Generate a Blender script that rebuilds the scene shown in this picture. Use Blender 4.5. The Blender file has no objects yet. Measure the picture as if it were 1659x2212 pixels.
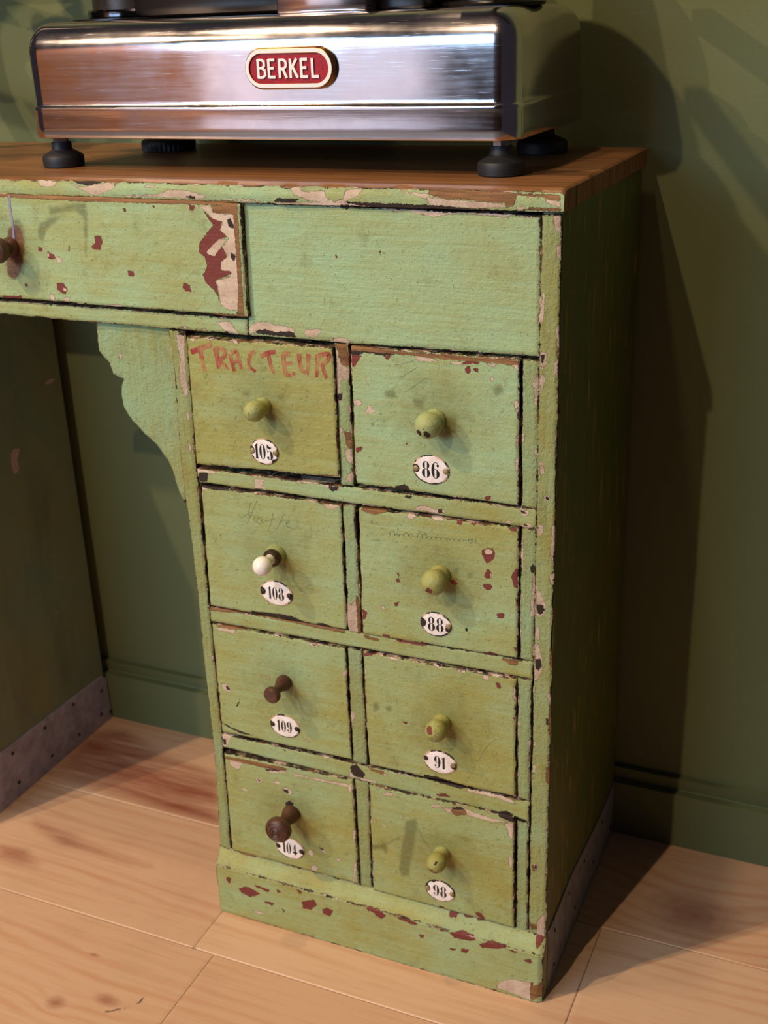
import bpy, bmesh, math, random
import numpy as np
from mathutils import Vector, Matrix
from mathutils.geometry import delaunay_2d_cdt

random.seed(7)
rng = np.random.default_rng(7)
SC = bpy.context.scene
COL = SC.collection

# ------------------------------------------------------------------ camera
FPX = 2581.12                                    # focal length in pixels of the 1659 x 2212 frame
RM = np.array([[0.9156850311, 0.4003903956, -0.0347628380],
               [0.1249935876, -0.3659264919, -0.9222116924],
               [-0.3819653477, 0.8401103134, -0.3851196432]])      # rows: right, down, forward
CP = np.array([0.2848145, -1.0207701, 1.0437449])
cam = bpy.data.cameras.new('camera')
camo = bpy.data.objects.new('camera', cam)
COL.objects.link(camo)
m = Matrix.Identity(4)
for i in range(3):
    m[i][0] = RM[0][i]; m[i][1] = -RM[1][i]; m[i][2] = -RM[2][i]; m[i][3] = CP[i]
camo.matrix_world = m
cam.sensor_fit = 'HORIZONTAL'
cam.sensor_width = 36.0
cam.lens = FPX * 36.0 / 1659.0
cam.clip_start = 0.02
cam.dof.use_dof = True
cam.dof.focus_distance = 1.10
cam.dof.aperture_fstop = 12.0
SC.camera = camo

# ------------------------------------------------------------------ colour management
SC.view_settings.view_transform = 'Standard'
SC.view_settings.look = 'None'
SC.view_settings.gamma = 1.0
SC.view_settings.use_curve_mapping = False
SC.view_settings.exposure = 0.08

# ------------------------------------------------------------------ light
world = bpy.data.worlds.new('shop_air')
SC.world = world
world.use_nodes = True
wb = world.node_tree.nodes['Background']
wb.inputs[0].default_value = (0.50, 0.46, 0.58, 1)
wb.inputs[1].default_value = 0.05

def spot(name, loc, aim, watts, colr, size_deg=40, blend=0.4, rad=0.02):
    l = bpy.data.lights.new(name, 'SPOT')
    l.energy = watts; l.color = colr; l.spot_size = math.radians(size_deg); l.spot_blend = blend
    l.shadow_soft_size = rad
    o = bpy.data.objects.new(name, l); COL.objects.link(o)
    o.location = loc
    o.rotation_euler = (Vector(aim) - Vector(loc)).to_track_quat('-Z', 'Y').to_euler()
    return o

def area(name, loc, aim, watts, colr, sx, sy):
    l = bpy.data.lights.new(name, 'AREA')
    l.shape = 'RECTANGLE'; l.size = sx; l.size_y = sy; l.energy = watts; l.color = colr
    o = bpy.data.objects.new(name, l); COL.objects.link(o)
    o.location = loc
    o.rotation_euler = (Vector(aim) - Vector(loc)).to_track_quat('-Z', 'Y').to_euler()
    return o

WARM = (1.0, 0.75, 0.48)
spot('ceiling_spotlight_near', (-0.67, -2.60, 3.0), (-0.3, 0.1, 0.45), 130, WARM, 45, 0.5, 0.02)
spot('ceiling_spotlight_far', (-2.90, -2.80, 3.0), (-0.2, 0.1, 0.5), 240, WARM, 45, 0.5, 0.02)
spot('ceiling_spotlight_key', (-1.60, -1.45, 2.9), (-0.25, 0.0, 0.5), 160, WARM, 50, 0.6, 0.03)
spot('ceiling_spotlight_overhead', (-0.36, -0.16, 2.9), (-0.3, -0.1, 0.5), 45, WARM, 70, 0.6, 0.05)
spot('added_wall_fill', (-3.6, -3.0, 2.9), (-4.0, -4.2, 0.9), 600, WARM, 75, 0.8, 0.1)  # added lamp: brightens the brown wall for its reflection in the steel
area('shop_window_light', (-2.3, -4.15, 1.0), (-2.2, 0.2, 1.0), 8.5, (0.92, 0.88, 1.0), 1.6, 1.8)
area('added_cool_fill', (-1.55, -3.0, 1.62), (-0.6, 0.3, 0.5), 56, (0.42, 0.70, 1.0), 1.6, 0.8)  # added cool fill for the desk front and knee hole, not a window

# ------------------------------------------------------------------ measuring on real planes
def ray(u, v):
    return RM.T @ np.array([(u - 829.5) / FPX, (v - 1106.0) / FPX, 1.0])
def un(u, v, ax, val):
    d = ray(u, v)
    return CP + (val - CP[ax]) / d[ax] * d
def FR(u, v, y=0.0):                              # a point of the vertical plane y, in x and z
    q = un(u, v, 1, y)
    return (q[0], q[2])
def FL(u, v, z=0.0):                              # a point of the horizontal plane z, in x and y
    q = un(u, v, 2, z)
    return (q[0], q[1])

# ------------------------------------------------------------------ object helpers
def empty(name, loc, label, cat, group=None):
    o = bpy.data.objects.new(name, None); COL.objects.link(o)
    o.location = loc
    o.empty_display_size = 0.05
    o['label'] = label; o['category'] = cat
    if group: o['group'] = group
    return o

def wloc(o):
    v = Vector((0, 0, 0))
    while o is not None:
        v += o.location; o = o.parent
    return v

def mesh_obj(name, verts, faces, mats, parent=None, origin=None, midx=None, smooth=True, attrs=None, label=None, sharp=0.6):
    verts = np.asarray(verts, dtype=float)
    if origin is None:
        origin = verts.mean(axis=0)
    origin = Vector([float(a) for a in origin])
    me = bpy.data.meshes.new(name)
    me.from_pydata((verts - np.array(origin)).tolist(), [], [list(map(int, f)) for f in faces])
    if not isinstance(mats, (list, tuple)): mats = [mats]
    for mm in mats: me.materials.append(mm)
    if midx is not None:
        me.polygons.foreach_set('material_index', np.asarray(midx, dtype=np.int32))
    if attrs:
        for k, a in attrs.items():
            at = me.attributes.new(k, 'FLOAT', 'POINT')
            at.data.foreach_set('value', np.asarray(a, dtype=np.float32))
    me.validate()
    me.update()
    bm = bmesh.new(); bm.from_mesh(me)
    bmesh.ops.recalc_face_normals(bm, faces=bm.faces)
    if smooth:
        for f in bm.faces: f.smooth = True
        for e in bm.edges:
            if len(e.link_faces) == 2 and e.calc_face_angle(0) > sharp: e.smooth = False
    bm.to_mesh(me); bm.free()
    o = bpy.data.objects.new(name, me); COL.objects.link(o)
    if parent is not None:
        o.parent = parent
        o.location = origin - wloc(parent)
    else:
        o.location = origin
    if label: o['label'] = label
    return o

class MB:
    """collects pieces of ONE mesh"""
    def __init__(s): s.v = []; s.f = []; s.mi = []
    def add(s, v, f, mi=0):
        b = len(s.v)
        s.v += [tuple(map(float, q)) for q in v]
        s.f += [[b + i for i in q] for q in f]
        s.mi += [mi] * len(f)
    def build(s, name, mats, parent=None, **k):
        return mesh_obj(name, s.v, s.f, mats, parent, midx=s.mi, **k)

def box(x0, x1, y0, y1, z0, z1, bev=0.0015):
    bm = bmesh.new()
    bmesh.ops.create_cube(bm, size=1.0)
    for v in bm.verts:
        v.co = ((x0 + x1) / 2 + v.co.x * (x1 - x0), (y0 + y1) / 2 + v.co.y * (y1 - y0), (z0 + z1) / 2 + v.co.z * (z1 - z0))
    if bev > 0:
        bmesh.ops.bevel(bm, geom=bm.edges[:] , offset=bev, segments=2, affect='EDGES', profile=0.5)
    bm.verts.index_update()
    V = [tuple(v.co) for v in bm.verts]; F = [[v.index for v in f.verts] for f in bm.faces]
    bm.free()
    return V, F

def lathe(profile, origin, axis, n=40):
    """profile: (distance along axis, radius) pairs"""
    ax = Vector(axis).normalized()
    a = ax.orthogonal().normalized(); b = ax.cross(a)
    V = []; F = []
    o = Vector(origin)
    for t, r in profile:
        for k in range(n):
            th = 2 * math.pi * k / n
            V.append(tuple(o + ax * t + (a * math.cos(th) + b * math.sin(th)) * max(r, 1e-5)))
    m_ = len(profile)
    for i in range(m_ - 1):
        for k in range(n):
            F.append([i * n + k, i * n + (k + 1) % n, (i + 1) * n + (k + 1) % n, (i + 1) * n + k])
    F.append(list(range(n))[::-1]); F.append([(m_ - 1) * n + k for k in range(n)])
    return V, F

def spline(pts, n=6):
    """Catmull-Rom through 2-D points"""
    P = [np.array(p, float) for p in pts]
    if len(P) < 3:
        return [tuple(P[0] + (P[1] - P[0]) * t) for t in np.linspace(0, 1, n + 1)]
    P = [2 * P[0] - P[1]] + P + [2 * P[-1] - P[-2]]
    out = []
    for i in range(1, len(P) - 2):
        a, b, c, d = P[i - 1:i + 3]
        for t in np.linspace(0, 1, n, endpoint=False):
            out.append(tuple(0.5 * ((2 * b) + (c - a) * t + (2 * a - 5 * b + 4 * c - d) * t * t + (3 * b - a - 3 * c + d) * t ** 3)))
    out.append(tuple(P[-2]))
    return out

def stroke(pts, w, y, th, taper=0.0, jit=0.0):
    """a ribbon along 2-D x,z points on the plane y, thickness th towards -y"""
    P = np.array(pts, float); n = len(P)
    T = np.gradient(P, axis=0); T /= (np.linalg.norm(T, axis=1)[:, None] + 1e-12)
    N = np.stack([-T[:, 1], T[:, 0]], 1)
    s = np.linspace(0, 1, n)
    ww = w / 2 * (1 - taper * s) * (1 + jit * rng.uniform(-1, 1, n))
    L = P + N * ww[:, None]; R = P - N * ww[:, None]
    V = []
    for yy in (y - th, y):
        V += [(a[0], yy, a[1]) for a in L] + [(a[0], yy, a[1]) for a in R]
    F = []
    for i in range(n - 1):
        F.append([i, i + 1, n + i + 1, n + i])
        F.append([2 * n + i, 3 * n + i, 3 * n + i + 1, 2 * n + i + 1])
        F.append([i, 2 * n + i, 2 * n + i + 1, i + 1])
        F.append([n + i, n + i + 1, 3 * n + i + 1, 3 * n + i])
    F.append([0, n, 3 * n, 2 * n]); F.append([n - 1, 3 * n - 1, 4 * n - 1, 2 * n - 1])
    return V, F

def slab(outline, y, th):
    """closed 2-D x,z outline extruded from y to y-th"""
    n = len(outline)
    V = [(a, y - th, b) for a, b in outline] + [(a, y, b) for a, b in outline]
    F = [list(range(n)), list(range(2 * n - 1, n - 1, -1))]
    for i in range(n):
        j = (i + 1) % n
        F.append([i, j, n + j, n + i])
    return V, F

# ------------------------------------------------------------------ shader helper
def srgb(r, g, b):
    f = lambda c: c / 12.92 if c <= 0.04045 else ((c + 0.055) / 1.055) ** 2.4
    return (f(r / 255.0), f(g / 255.0), f(b / 255.0), 1.0)

class G:
    def __init__(s, name):
        s.m = bpy.data.materials.new(name); s.m.use_nodes = True
        s.t = s.m.node_tree; s.n = s.t.nodes; s.l = s.t.links
        s.b = s.n['Principled BSDF']
        s._pos = None
    def link(s, a, b): s.l.new(a, b)
    def pos(s):
        if s._pos is None:
            s._pos = s.n.new('ShaderNodeNewGeometry').outputs['Position']
        return s._pos
    def attr(s, name):
        a = s.n.new('ShaderNodeAttribute'); a.attribute_name = name
        return a.outputs['Fac']
    def _in(s, sock, v):
        if hasattr(v, 'is_output') or isinstance(v, bpy.types.NodeSocket): s.l.new(v, sock)
        else: sock.default_value = v
    def math(s, op, a, b=0.0, clamp=False):
        n = s.n.new('ShaderNodeMath'); n.operation = op; n.use_clamp = clamp
        s._in(n.inputs[0], a); s._in(n.inputs[1], b)
        return n.outputs[0]
    def add(s, a, b): return s.math('ADD', a, b)
    def sub(s, a, b): return s.math('SUBTRACT', a, b)
    def mul(s, a, b): return s.math('MULTIPLY', a, b)
    def mx(s, a, b): return s.math('MAXIMUM', a, b)
    def mn(s, a, b): return s.math('MINIMUM', a, b)
    def remap(s, v, a, b, c=0.0, d=1.0):
        n = s.n.new('ShaderNodeMapRange'); n.clamp = True
        s._in(n.inputs[0], v); n.inputs[1].default_value = a; n.inputs[2].default_value = b
        n.inputs[3].default_value = c; n.inputs[4].default_value = d
        return n.outputs[0]
    def scaled(s, sx, sy, sz, off=(0, 0, 0)):
        n = s.n.new('ShaderNodeMapping')
        s.l.new(s.pos(), n.inputs['Vector'])
        n.inputs['Scale'].default_value = (sx, sy, sz); n.inputs['Location'].default_value = off
        return n.outputs[0]
    def noise(s, scale, detail=3, rough=0.55, vec=None, dist=0.0):
        n = s.n.new('ShaderNodeTexNoise')
        s.l.new(vec if vec is not None else s.pos(), n.inputs['Vector'])
        n.inputs['Scale'].default_value = scale; n.inputs['Detail'].default_value = detail
        n.inputs['Roughness'].default_value = rough; n.inputs['Distortion'].default_value = dist
        return n.outputs['Fac']
    def mix(s, fac, a, b, mode='MIX'):
        n = s.n.new('ShaderNodeMix'); n.data_type = 'RGBA'; n.blend_type = mode
        s._in(n.inputs[0], fac)
        s._in(n.inputs[6], a); s._in(n.inputs[7], b)
        return n.outputs[2]
    def bump(s, h, strength=0.5, dist=0.001, prev=None):
        n = s.n.new('ShaderNodeBump')
        n.inputs['Strength'].default_value = strength; n.inputs['Distance'].default_value = dist
        s.l.new(h, n.inputs['Height'])
        if prev is not None: s.l.new(prev, n.inputs['Normal'])
        return n.outputs[0]
    def out(s, color=None, rough=None, normal=None, metal=None, spec=None, coat=None):
        for k, v in (('Base Color', color), ('Roughness', rough), ('Normal', normal), ('Metallic', metal), ('Specular IOR Level', spec), ('Coat Weight', coat)):
            if v is not None: s._in(s.b.inputs[k], v)
        return s.m

# paint colours
MINT = srgb(158, 186, 142); OLIVE = srgb(155, 150, 80); LIME = srgb(176, 176, 104)
PINK = srgb(210, 186, 164); REDB = srgb(118, 52, 44); DARK = srgb(48, 32, 25); WOOD = srgb(158, 112, 66); WOODD = srgb(98, 64, 38)

def make_paint(name, chips=True, wear=1.0, streak=(10, 60, 160), rough_relief=0.45):
    g = G(name)
    fine = g.noise(330, 5, 0.65)
    mid = g.noise(75, 5, 0.6)
    mid2 = g.noise(62, 5, 0.6, g.scaled(1, 1, 1, (3.1, 7.7, 1.3)))
    big = g.noise(9, 4, 0.55, g.scaled(1, 1, 1.3, (0.7, 0, 0.2)))
    strk = g.noise(1.0, 4, 0.6, g.scaled(*streak))
    tint = g.attr('tint')
    # olive against mint
    f = g.add(g.add(g.mul(g.sub(big, 0.5), 2.6), g.mul(g.sub(strk, 0.5), 1.3)), g.add(g.mul(g.sub(mid, 0.5), 0.7), tint))
    f = g.remap(f, -0.55, 0.65)
    col = g.mix(f, MINT, OLIVE)
    br = g.remap(g.noise(26, 6, 0.7, g.scaled(1, 1, 1, (5, 2, 8))), 0.3, 0.75, 0.0, 1.0)
    col = g.mix(g.mul(br, 0.35), col, LIME)
    # grime: specks and smears that belong to the paint
    speck = g.remap(g.noise(420, 2, 0.5), 0.67, 0.73)
    smear = g.remap(g.noise(34, 6, 0.72, g.scaled(1, 1, 0.8, (1.2, 4, 9))), 0.56, 0.74)
    dot = g.remap(g.noise(150, 3, 0.55, g.scaled(1, 1, 1, (8, 8, 3))), 0.66, 0.72)
    fleck = g.remap(g.noise(1.0, 4, 0.7, g.scaled(90, 90, 300, (5, 2, 2))), 0.62, 0.72)
    pale = g.remap(g.noise(1.0, 5, 0.7, g.scaled(60, 60, 170, (1, 7, 4))), 0.60, 0.74)
    col = g.mix(g.mul(pale, 0.45), col, srgb(176, 204, 160))
    col = g.mix(g.mul(fleck, 0.40), col, srgb(120, 112, 58))
    col = g.mix(g.mul(dot, 0.45), col, srgb(104, 96, 46))
    col = g.mix(g.mul(speck, 0.6), col, srgb(72, 64, 30))
    col = g.mix(g.mul(smear, 0.50), col, srgb(112, 104, 52))
    stain = g.remap(g.add(g.attr('stain'), g.mul(g.sub(mid, 0.5), 9.0)), 1.8, -2.2)
    col = g.mix(g.mul(stain, 0.58), col, srgb(84, 84, 42))
    hand = g.attr('hand')
    hn = g.remap(g.add(hand, g.mul(g.sub(g.noise(30, 6, 0.7, g.scaled(1, 1, 1, (2, 5, 6))), 0.5), 1.6)), 0.25, 1.1)
    col = g.mix(g.mul(g.math('MULTIPLY', hn, g.remap(hand, 0.02, 0.3)), 0.55), col, srgb(118, 114, 58))
    sb = g.remap(g.add(g.attr('stainb'), g.mul(g.sub(mid, 0.5), 4.0)), 1.2, -1.6)
    col = g.mix(g.mul(sb, 0.92), col, g.mix(g.remap(mid2, 0.35, 0.65), srgb(84, 46, 34), srgb(122, 76, 50)))
    edge = g.attr('edge')
    grime_e = g.remap(g.add(edge, g.mul(g.sub(mid2, 0.5), 10.0)), 4.0, -1.5)
    col = g.mix(g.mul(grime_e, 0.30), col, srgb(112, 96, 48))
    dfine = g.sub(fine, 0.5)
    jag = g.mul(g.sub(g.noise(190, 6, 0.75, None, 0.6), 0.5), 5.0)
    def mask(sd, amp=3.0, k=3.0):
        return g.math('ADD', g.mul(g.add(sd, g.add(g.mul(dfine, amp), jag)), -k), 0.5, True)
    nw = g.mul(g.sub(mid, 0.535), 10.0 * wear)
    nw2 = g.mul(g.sub(mid2, 0.53), 9.0 * wear)
    e_pink = g.sub(edge, nw)
    e_dark = g.sub(edge, g.mn(nw2, 2.0))
    e_red = g.sub(edge, g.mul(g.sub(g.noise(80, 4, 0.6, g.scaled(1, 1, 1, (9, 1, 2))), 0.60), 9.0 * wear))
    red = mask(g.mn(g.attr('red'), e_red))
    pink = mask(g.mn(g.attr('pink'), e_pink))
    darkm = mask(g.mn(g.attr('dark'), e_dark))
    wood = mask(g.attr('wood'), 3.2)
    pn = g.noise(55, 4, 0.6, g.scaled(1, 1, 1, (2, 2, 2)))
    pcol = g.mix(g.remap(pn, 0.4, 0.7), PINK, srgb(184, 154, 130))
    grain = g.noise(1.0, 4, 0.6, g.scaled(25, 200, 420))
    wcol = g.mix(g.remap(grain, 0.28, 0.72), WOOD, WOODD)
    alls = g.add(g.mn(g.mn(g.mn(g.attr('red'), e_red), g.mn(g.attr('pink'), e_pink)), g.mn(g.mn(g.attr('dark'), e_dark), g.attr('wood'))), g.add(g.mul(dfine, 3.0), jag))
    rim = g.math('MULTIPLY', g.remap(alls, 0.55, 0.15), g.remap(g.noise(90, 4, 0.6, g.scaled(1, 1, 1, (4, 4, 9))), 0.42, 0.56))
    col = g.mix(g.mul(rim, 0.75), col, srgb(70, 56, 28))  # painted dark line round chips: dirt plus the shadow of their edges
    e_wood = g.sub(edge, g.mul(g.sub(g.noise(48, 5, 0.65, g.scaled(1, 1, 1, (6, 3, 5))), 0.46), 9.0 * wear))
    worn = mask(g.mx(e_wood, g.sub(edge, 2.6)))
    col = g.mix(g.mul(worn, 0.9), col, g.mix(g.remap(g.noise(120, 3), 0.42, 0.58), srgb(120, 78, 48), srgb(58, 38, 28)))
    col = g.mix(red, col, REDB)
    col = g.mix(pink, col, pcol)
    col = g.mix(darkm, col, DARK)
    col = g.mix(wood, col, wcol)
    lost = g.mx(g.mx(g.mx(red, pink), worn), g.mx(darkm, wood))
    h = g.add(g.mul(lost, -1.0), g.mul(g.mx(darkm, wood), -0.7))
    relief = g.add(g.add(g.mul(strk, 1.0), g.mul(g.noise(210, 6, 0.72), 1.5)), g.mul(mid, 0.9))
    n1 = g.bump(relief, rough_relief, 0.0019)
    n2 = g.bump(h, 0.9, 0.0005, n1)
    rg = g.add(0.40, g.mul(lost, 0.25))
    return g.out(col, rg, n2, spec=0.4)

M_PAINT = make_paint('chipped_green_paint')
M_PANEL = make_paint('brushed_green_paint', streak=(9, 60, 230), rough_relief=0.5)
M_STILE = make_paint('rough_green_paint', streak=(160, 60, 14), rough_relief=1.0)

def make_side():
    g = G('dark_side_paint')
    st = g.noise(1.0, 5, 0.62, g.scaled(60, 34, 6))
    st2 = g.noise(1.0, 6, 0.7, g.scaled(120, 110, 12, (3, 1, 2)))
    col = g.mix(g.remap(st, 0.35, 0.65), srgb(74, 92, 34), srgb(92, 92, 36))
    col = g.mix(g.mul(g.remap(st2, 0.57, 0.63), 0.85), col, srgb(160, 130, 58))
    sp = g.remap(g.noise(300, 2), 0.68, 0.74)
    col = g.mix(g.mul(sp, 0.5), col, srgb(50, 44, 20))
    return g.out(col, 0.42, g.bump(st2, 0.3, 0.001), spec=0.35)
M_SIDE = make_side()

def make_inner():
    g = G('dull_green_inner_paint')
    st = g.noise(1.0, 5, 0.65, g.scaled(30, 16, 5))
    big = g.noise(7, 4)
    col = g.mix(g.remap(big, 0.35, 0.65), srgb(118, 134, 116), srgb(128, 132, 98))
    col = g.mix(g.mul(g.remap(st, 0.5, 0.75), 0.5), col, srgb(84, 92, 84))
    pk = g.math('ADD', g.mul(g.add(g.attr('pink'), g.mul(g.sub(g.noise(260, 4), 0.5), 3.0)), -2.0), 0.5, True)
    col = g.mix(pk, col, srgb(190, 160, 156))
    return g.out(col, 0.5, g.bump(st, 0.3, 0.001), spec=0.35)
M_INNER = make_inner()

def make_worktop():
    g = G('worn_varnished_wood')
    gr = g.noise(1.0, 6, 0.65, g.scaled(5, 120, 120), 0.4)
    gr2 = g.noise(1.0, 4, 0.6, g.scaled(3, 18, 18, (4, 2, 0)))
    col = g.mix(g.remap(gr, 0.35, 0.65), srgb(150, 104, 64), srgb(112, 72, 42))
    col = g.mix(g.mul(g.remap(gr2, 0.45, 0.7), 0.55), col, srgb(78, 50, 32))
    sp = g.remap(g.noise(130, 5, 0.7), 0.62, 0.72)
    col = g.mix(g.mul(sp, 0.6), col, srgb(66, 42, 28))
    d = g.math('ADD', g.mul(g.add(g.attr('edge'), g.mul(g.sub(g.noise(60, 5, 0.7), 0.5), 14.0)), -0.25), 0.5, True)
    col = g.mix(g.mul(d, 0.7), col, srgb(70, 44, 30))
    return g.out(col, 0.36, g.bump(gr, 0.25, 0.001), spec=0.45)
M_TOP = make_worktop()

def make_endgrain():
    g = G('worn_end_grain_wood')
    gr = g.noise(1.0, 5, 0.65, g.scaled(60, 60, 9))
    cr = g.remap(g.noise(1.0, 3, 0.6, g.scaled(60, 95, 10, (1, 4, 2))), 0.60, 0.66)
    col = g.mix(g.remap(gr, 0.35, 0.65), srgb(150, 104, 58), srgb(104, 70, 38))
    col = g.mix(cr, col, srgb(40, 24, 14))
    return g.out(col, 0.55, g.bump(gr, 0.4, 0.0015), spec=0.3)
M_END = make_endgrain()

def make_floor():
    g = G('pine_floorboards')
    wv = g.attr('grain'); pid = g.attr('plank'); red = g.attr('heart')
    n1 = g.noise(1.0, 4, 0.6, g.scaled(1.2, 5, 5))
    ph = g.add(g.mul(wv, 300.0), g.mul(n1, 26.0))
    ring = g.math('SINE', ph)
    ring = g.remap(ring, -0.2, 1.0)
    band = g.remap(g.noise(1.0, 3, 0.6, g.scaled(1.0, 14, 14, (3, 3, 3))), 0.42, 0.66)
    base = g.mix(pid, srgb(212, 174, 142), srgb(198, 152, 120))
    col = g.mix(g.mul(g.mul(ring, band), 0.50), base, srgb(184, 122, 86))
    fib = g.noise(1.0, 5, 0.7, g.scaled(7, 150, 150))
    col = g.mix(g.mul(g.remap(fib, 0.5, 0.72), 0.35), col, srgb(178, 118, 82))
    hn = g.noise(1.0, 4, 0.6, g.scaled(4, 40, 40, (1, 2, 3)))
    hz = g.math('MULTIPLY', red, g.remap(hn, 0.25, 0.62), True)
    col = g.mix(hz, col, srgb(142, 78, 58))
    dirt = g.remap(g.noise(5, 6, 0.7), 0.5, 0.8)
    col = g.mix(g.mul(dirt, 0.28), col, srgb(150, 122, 100))
    kn = g.attr('knot')
    kc = g.remap(g.add(kn, g.mul(g.sub(g.noise(40, 4), 0.5), 0.7)), 1.1, 0.25)
    kring = g.remap(g.math('SINE', g.mul(kn, 22.0)), -0.4, 1.0)
    kcol = g.mix(g.mul(kring, 0.45), srgb(150, 92, 70), srgb(120, 66, 54))
    col = g.mix(g.mul(kc, 0.7), col, kcol)
    crack = g.remap(g.add(g.attr('crack'), g.mul(g.sub(g.noise(200, 4), 0.5), 3.0)), 0.8, -0.6)
    col = g.mix(g.mul(crack, 0.9), col, srgb(64, 40, 30))
    return g.out(col, 0.42, g.bump(fib, 0.15, 0.0006), spec=0.4)
M_FLOOR = make_floor()

def make_wall(name, a, b):
    g = G(name)
    n = g.noise(3, 4)
    col = g.mix(g.remap(n, 0.3, 0.7), a, b)
    return g.out(col, 0.62, g.bump(g.noise(260, 4, 0.6), 0.25, 0.0008), spec=0.25)
M_WALL = make_wall('olive_green_wall_paint', srgb(96, 102, 68), srgb(101, 107, 71))
M_BASE = make_wall('olive_green_baseboard_paint', srgb(94, 101, 68), srgb(99, 106, 71))
M_BROWN = make_wall('brown_shop_wall', srgb(150, 110, 84), srgb(120, 84, 62))

def simple(name, c, rough=0.5, metal=0.0, spec=0.4, nscale=120, var=0.15, bump=0.15):
    g = G(name)
    n = g.noise(nscale, 4, 0.6)
    dk = tuple(x * (1 - var * 2.2) for x in c[:3]) + (1,)
    col = g.mix(g.remap(n, 0.35, 0.7), c, dk)
    return g.out(col, rough, g.bump(n, bump, 0.0005), metal=metal, spec=spec)

M_ZINC = simple('galvanised_sheet', srgb(148, 146, 158), 0.5, 0.35, 0.4, 60, 0.2, 0.2)
M_ZINC_COOLLIT = simple('cool_lit_galvanised_sheet', srgb(176, 172, 204), 0.5, 0.15, 0.4, 60, 0.18, 0.2)  # same sheet with the cool violet light it reflects put into its colour
M_NAIL = simple('rusty_nail_head', srgb(52, 44, 44), 0.6, 0.4)
M_HOLLOW = simple('dark_wood_inside', srgb(44, 30, 22), 0.8)
M_RUBBER = simple('black_rubber', srgb(34, 33, 36), 0.55, 0.0, 0.4, 200, 0.1, 0.2)
M_BLACK = simple('black_lacquered_metal', srgb(30, 25, 24), 0.28, 0.3, 0.5, 90, 0.2, 0.1)
M_BROWNM = simple('worn_black_cast_iron', srgb(58, 46, 42), 0.4, 0.5, 0.5, 60, 0.3, 0.2)
M_BRASS = simple('aged_brass', srgb(196, 140, 84), 0.24, 1.0, 0.5, 200, 0.1, 0.05)
M_ENAMELW = simple('white_enamel_ring', srgb(238, 232, 226), 0.15, 0.0, 0.5, 60, 0.02, 0.0)
M_KNOBD = simple('dark_turned_wood', srgb(92, 58, 44), 0.42, 0.0, 0.4, 140, 0.2, 0.2)
M_PORC = simple('white_porcelain', srgb(246, 236, 224), 0.16, 0.0, 0.5, 160, 0.03, 0.0)
M_BRONZE = simple('dull_bronze', srgb(84, 62, 46), 0.42, 0.6, 0.5, 120, 0.2, 0.1)
M_INK = simple('black_enamel_ink', srgb(28, 22, 22), 0.3, 0.0, 0.5, 200, 0.05, 0.0)
M_PENCIL = simple('graphite_line', srgb(116, 122, 86), 0.5, 0.0, 0.4, 300, 0.1, 0.0)
M_SCREW = simple('paint_daubed_screw', srgb(168, 144, 104), 0.45, 0.1, 0.4, 300, 0.3, 0.2)
M_RUSTSCREW = simple('rusty_screw', srgb(62, 44, 38), 0.6, 0.2, 0.4, 300, 0.3, 0.2)
M_NUT = simple('zinc_nut', srgb(190, 184, 178), 0.3, 1.0)

def make_red_enamel():
    g = G('red_enamel')
    n = g.noise(500, 4, 0.7)
    col = g.mix(g.remap(n, 0.35, 0.7), srgb(176, 10, 18), srgb(124, 5, 11))
    return g.out(col, 0.38, g.bump(n, 0.35, 0.0004), spec=0.22)
M_RED = make_red_enamel()

def make_brush_red():
    g = G('faded_red_brush_paint')
    n = g.noise(1.0, 5, 0.7, g.scaled(500, 300, 120))
    m2 = g.noise(60, 4, 0.6)
    f = g.remap(g.add(n, g.mul(g.sub(m2, 0.5), 1.3)), 0.30, 0.70)
    col = g.mix(f, srgb(150, 56, 46), srgb(172, 134, 84))
    return g.out(col, 0.5, spec=0.35)
M_BRUSH = make_brush_red()

def make_enamel():
    g = G('chipped_white_enamel')
    n = g.noise(330, 5, 0.7)
    col = g.mix(g.remap(g.noise(120, 4), 0.4, 0.8), srgb(245, 236, 230), srgb(226, 204, 192))
    e = g.attr('edge')
    rim = g.math('ADD', g.mul(g.add(g.sub(e, 1.25), g.mul(g.sub(g.noise(140, 5, 0.7), 0.5), 3.4)), -3.0), 0.5, True)
    col = g.mix(rim, col, g.mix(g.remap(g.noise(95, 3, 0.6), 0.46, 0.52), srgb(34, 26, 24), srgb(206, 164, 138)))
    ch = g.math('ADD', g.mul(g.add(g.attr('chip'), g.mul(g.sub(n, 0.5), 2.0)), -3.0), 0.5, True)
    col = g.mix(ch, col, srgb(46, 30, 26))
    rg = g.add(0.14, g.mul(g.mx(rim, ch), 0.4))
    return g.out(col, rg, g.bump(g.mx(rim, ch), -0.4, 0.0004), spec=0.5)
M_ENAMEL = make_enamel()

def make_chrome():
    g = G('polished_steel')
    br = g.noise(1.0, 5, 0.65, g.scaled(14, 30, 420))
    bl = g.noise(11, 4, 0.6)
    sc = g.remap(g.noise(1.0, 3, 0.6, g.scaled(40, 40, 900, (2, 1, 3))), 0.62, 0.75)
    rough = g.add(g.remap(bl, 0.3, 0.7, 0.07, 0.20), g.add(g.mul(sc, 0.10), g.mul(g.sub(br, 0.5), 0.12)))
    col = g.mix(g.remap(bl, 0.35, 0.7), srgb(226, 218, 222), srgb(200, 190, 194))
    n1 = g.bump(g.noise(1.0, 3, 0.5, g.scaled(4, 6, 26)), 0.10, 0.004)
    return g.out(col, rough, g.bump(br, 0.06, 0.0006, n1), metal=1.0)
M_CHROME = make_chrome()

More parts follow.
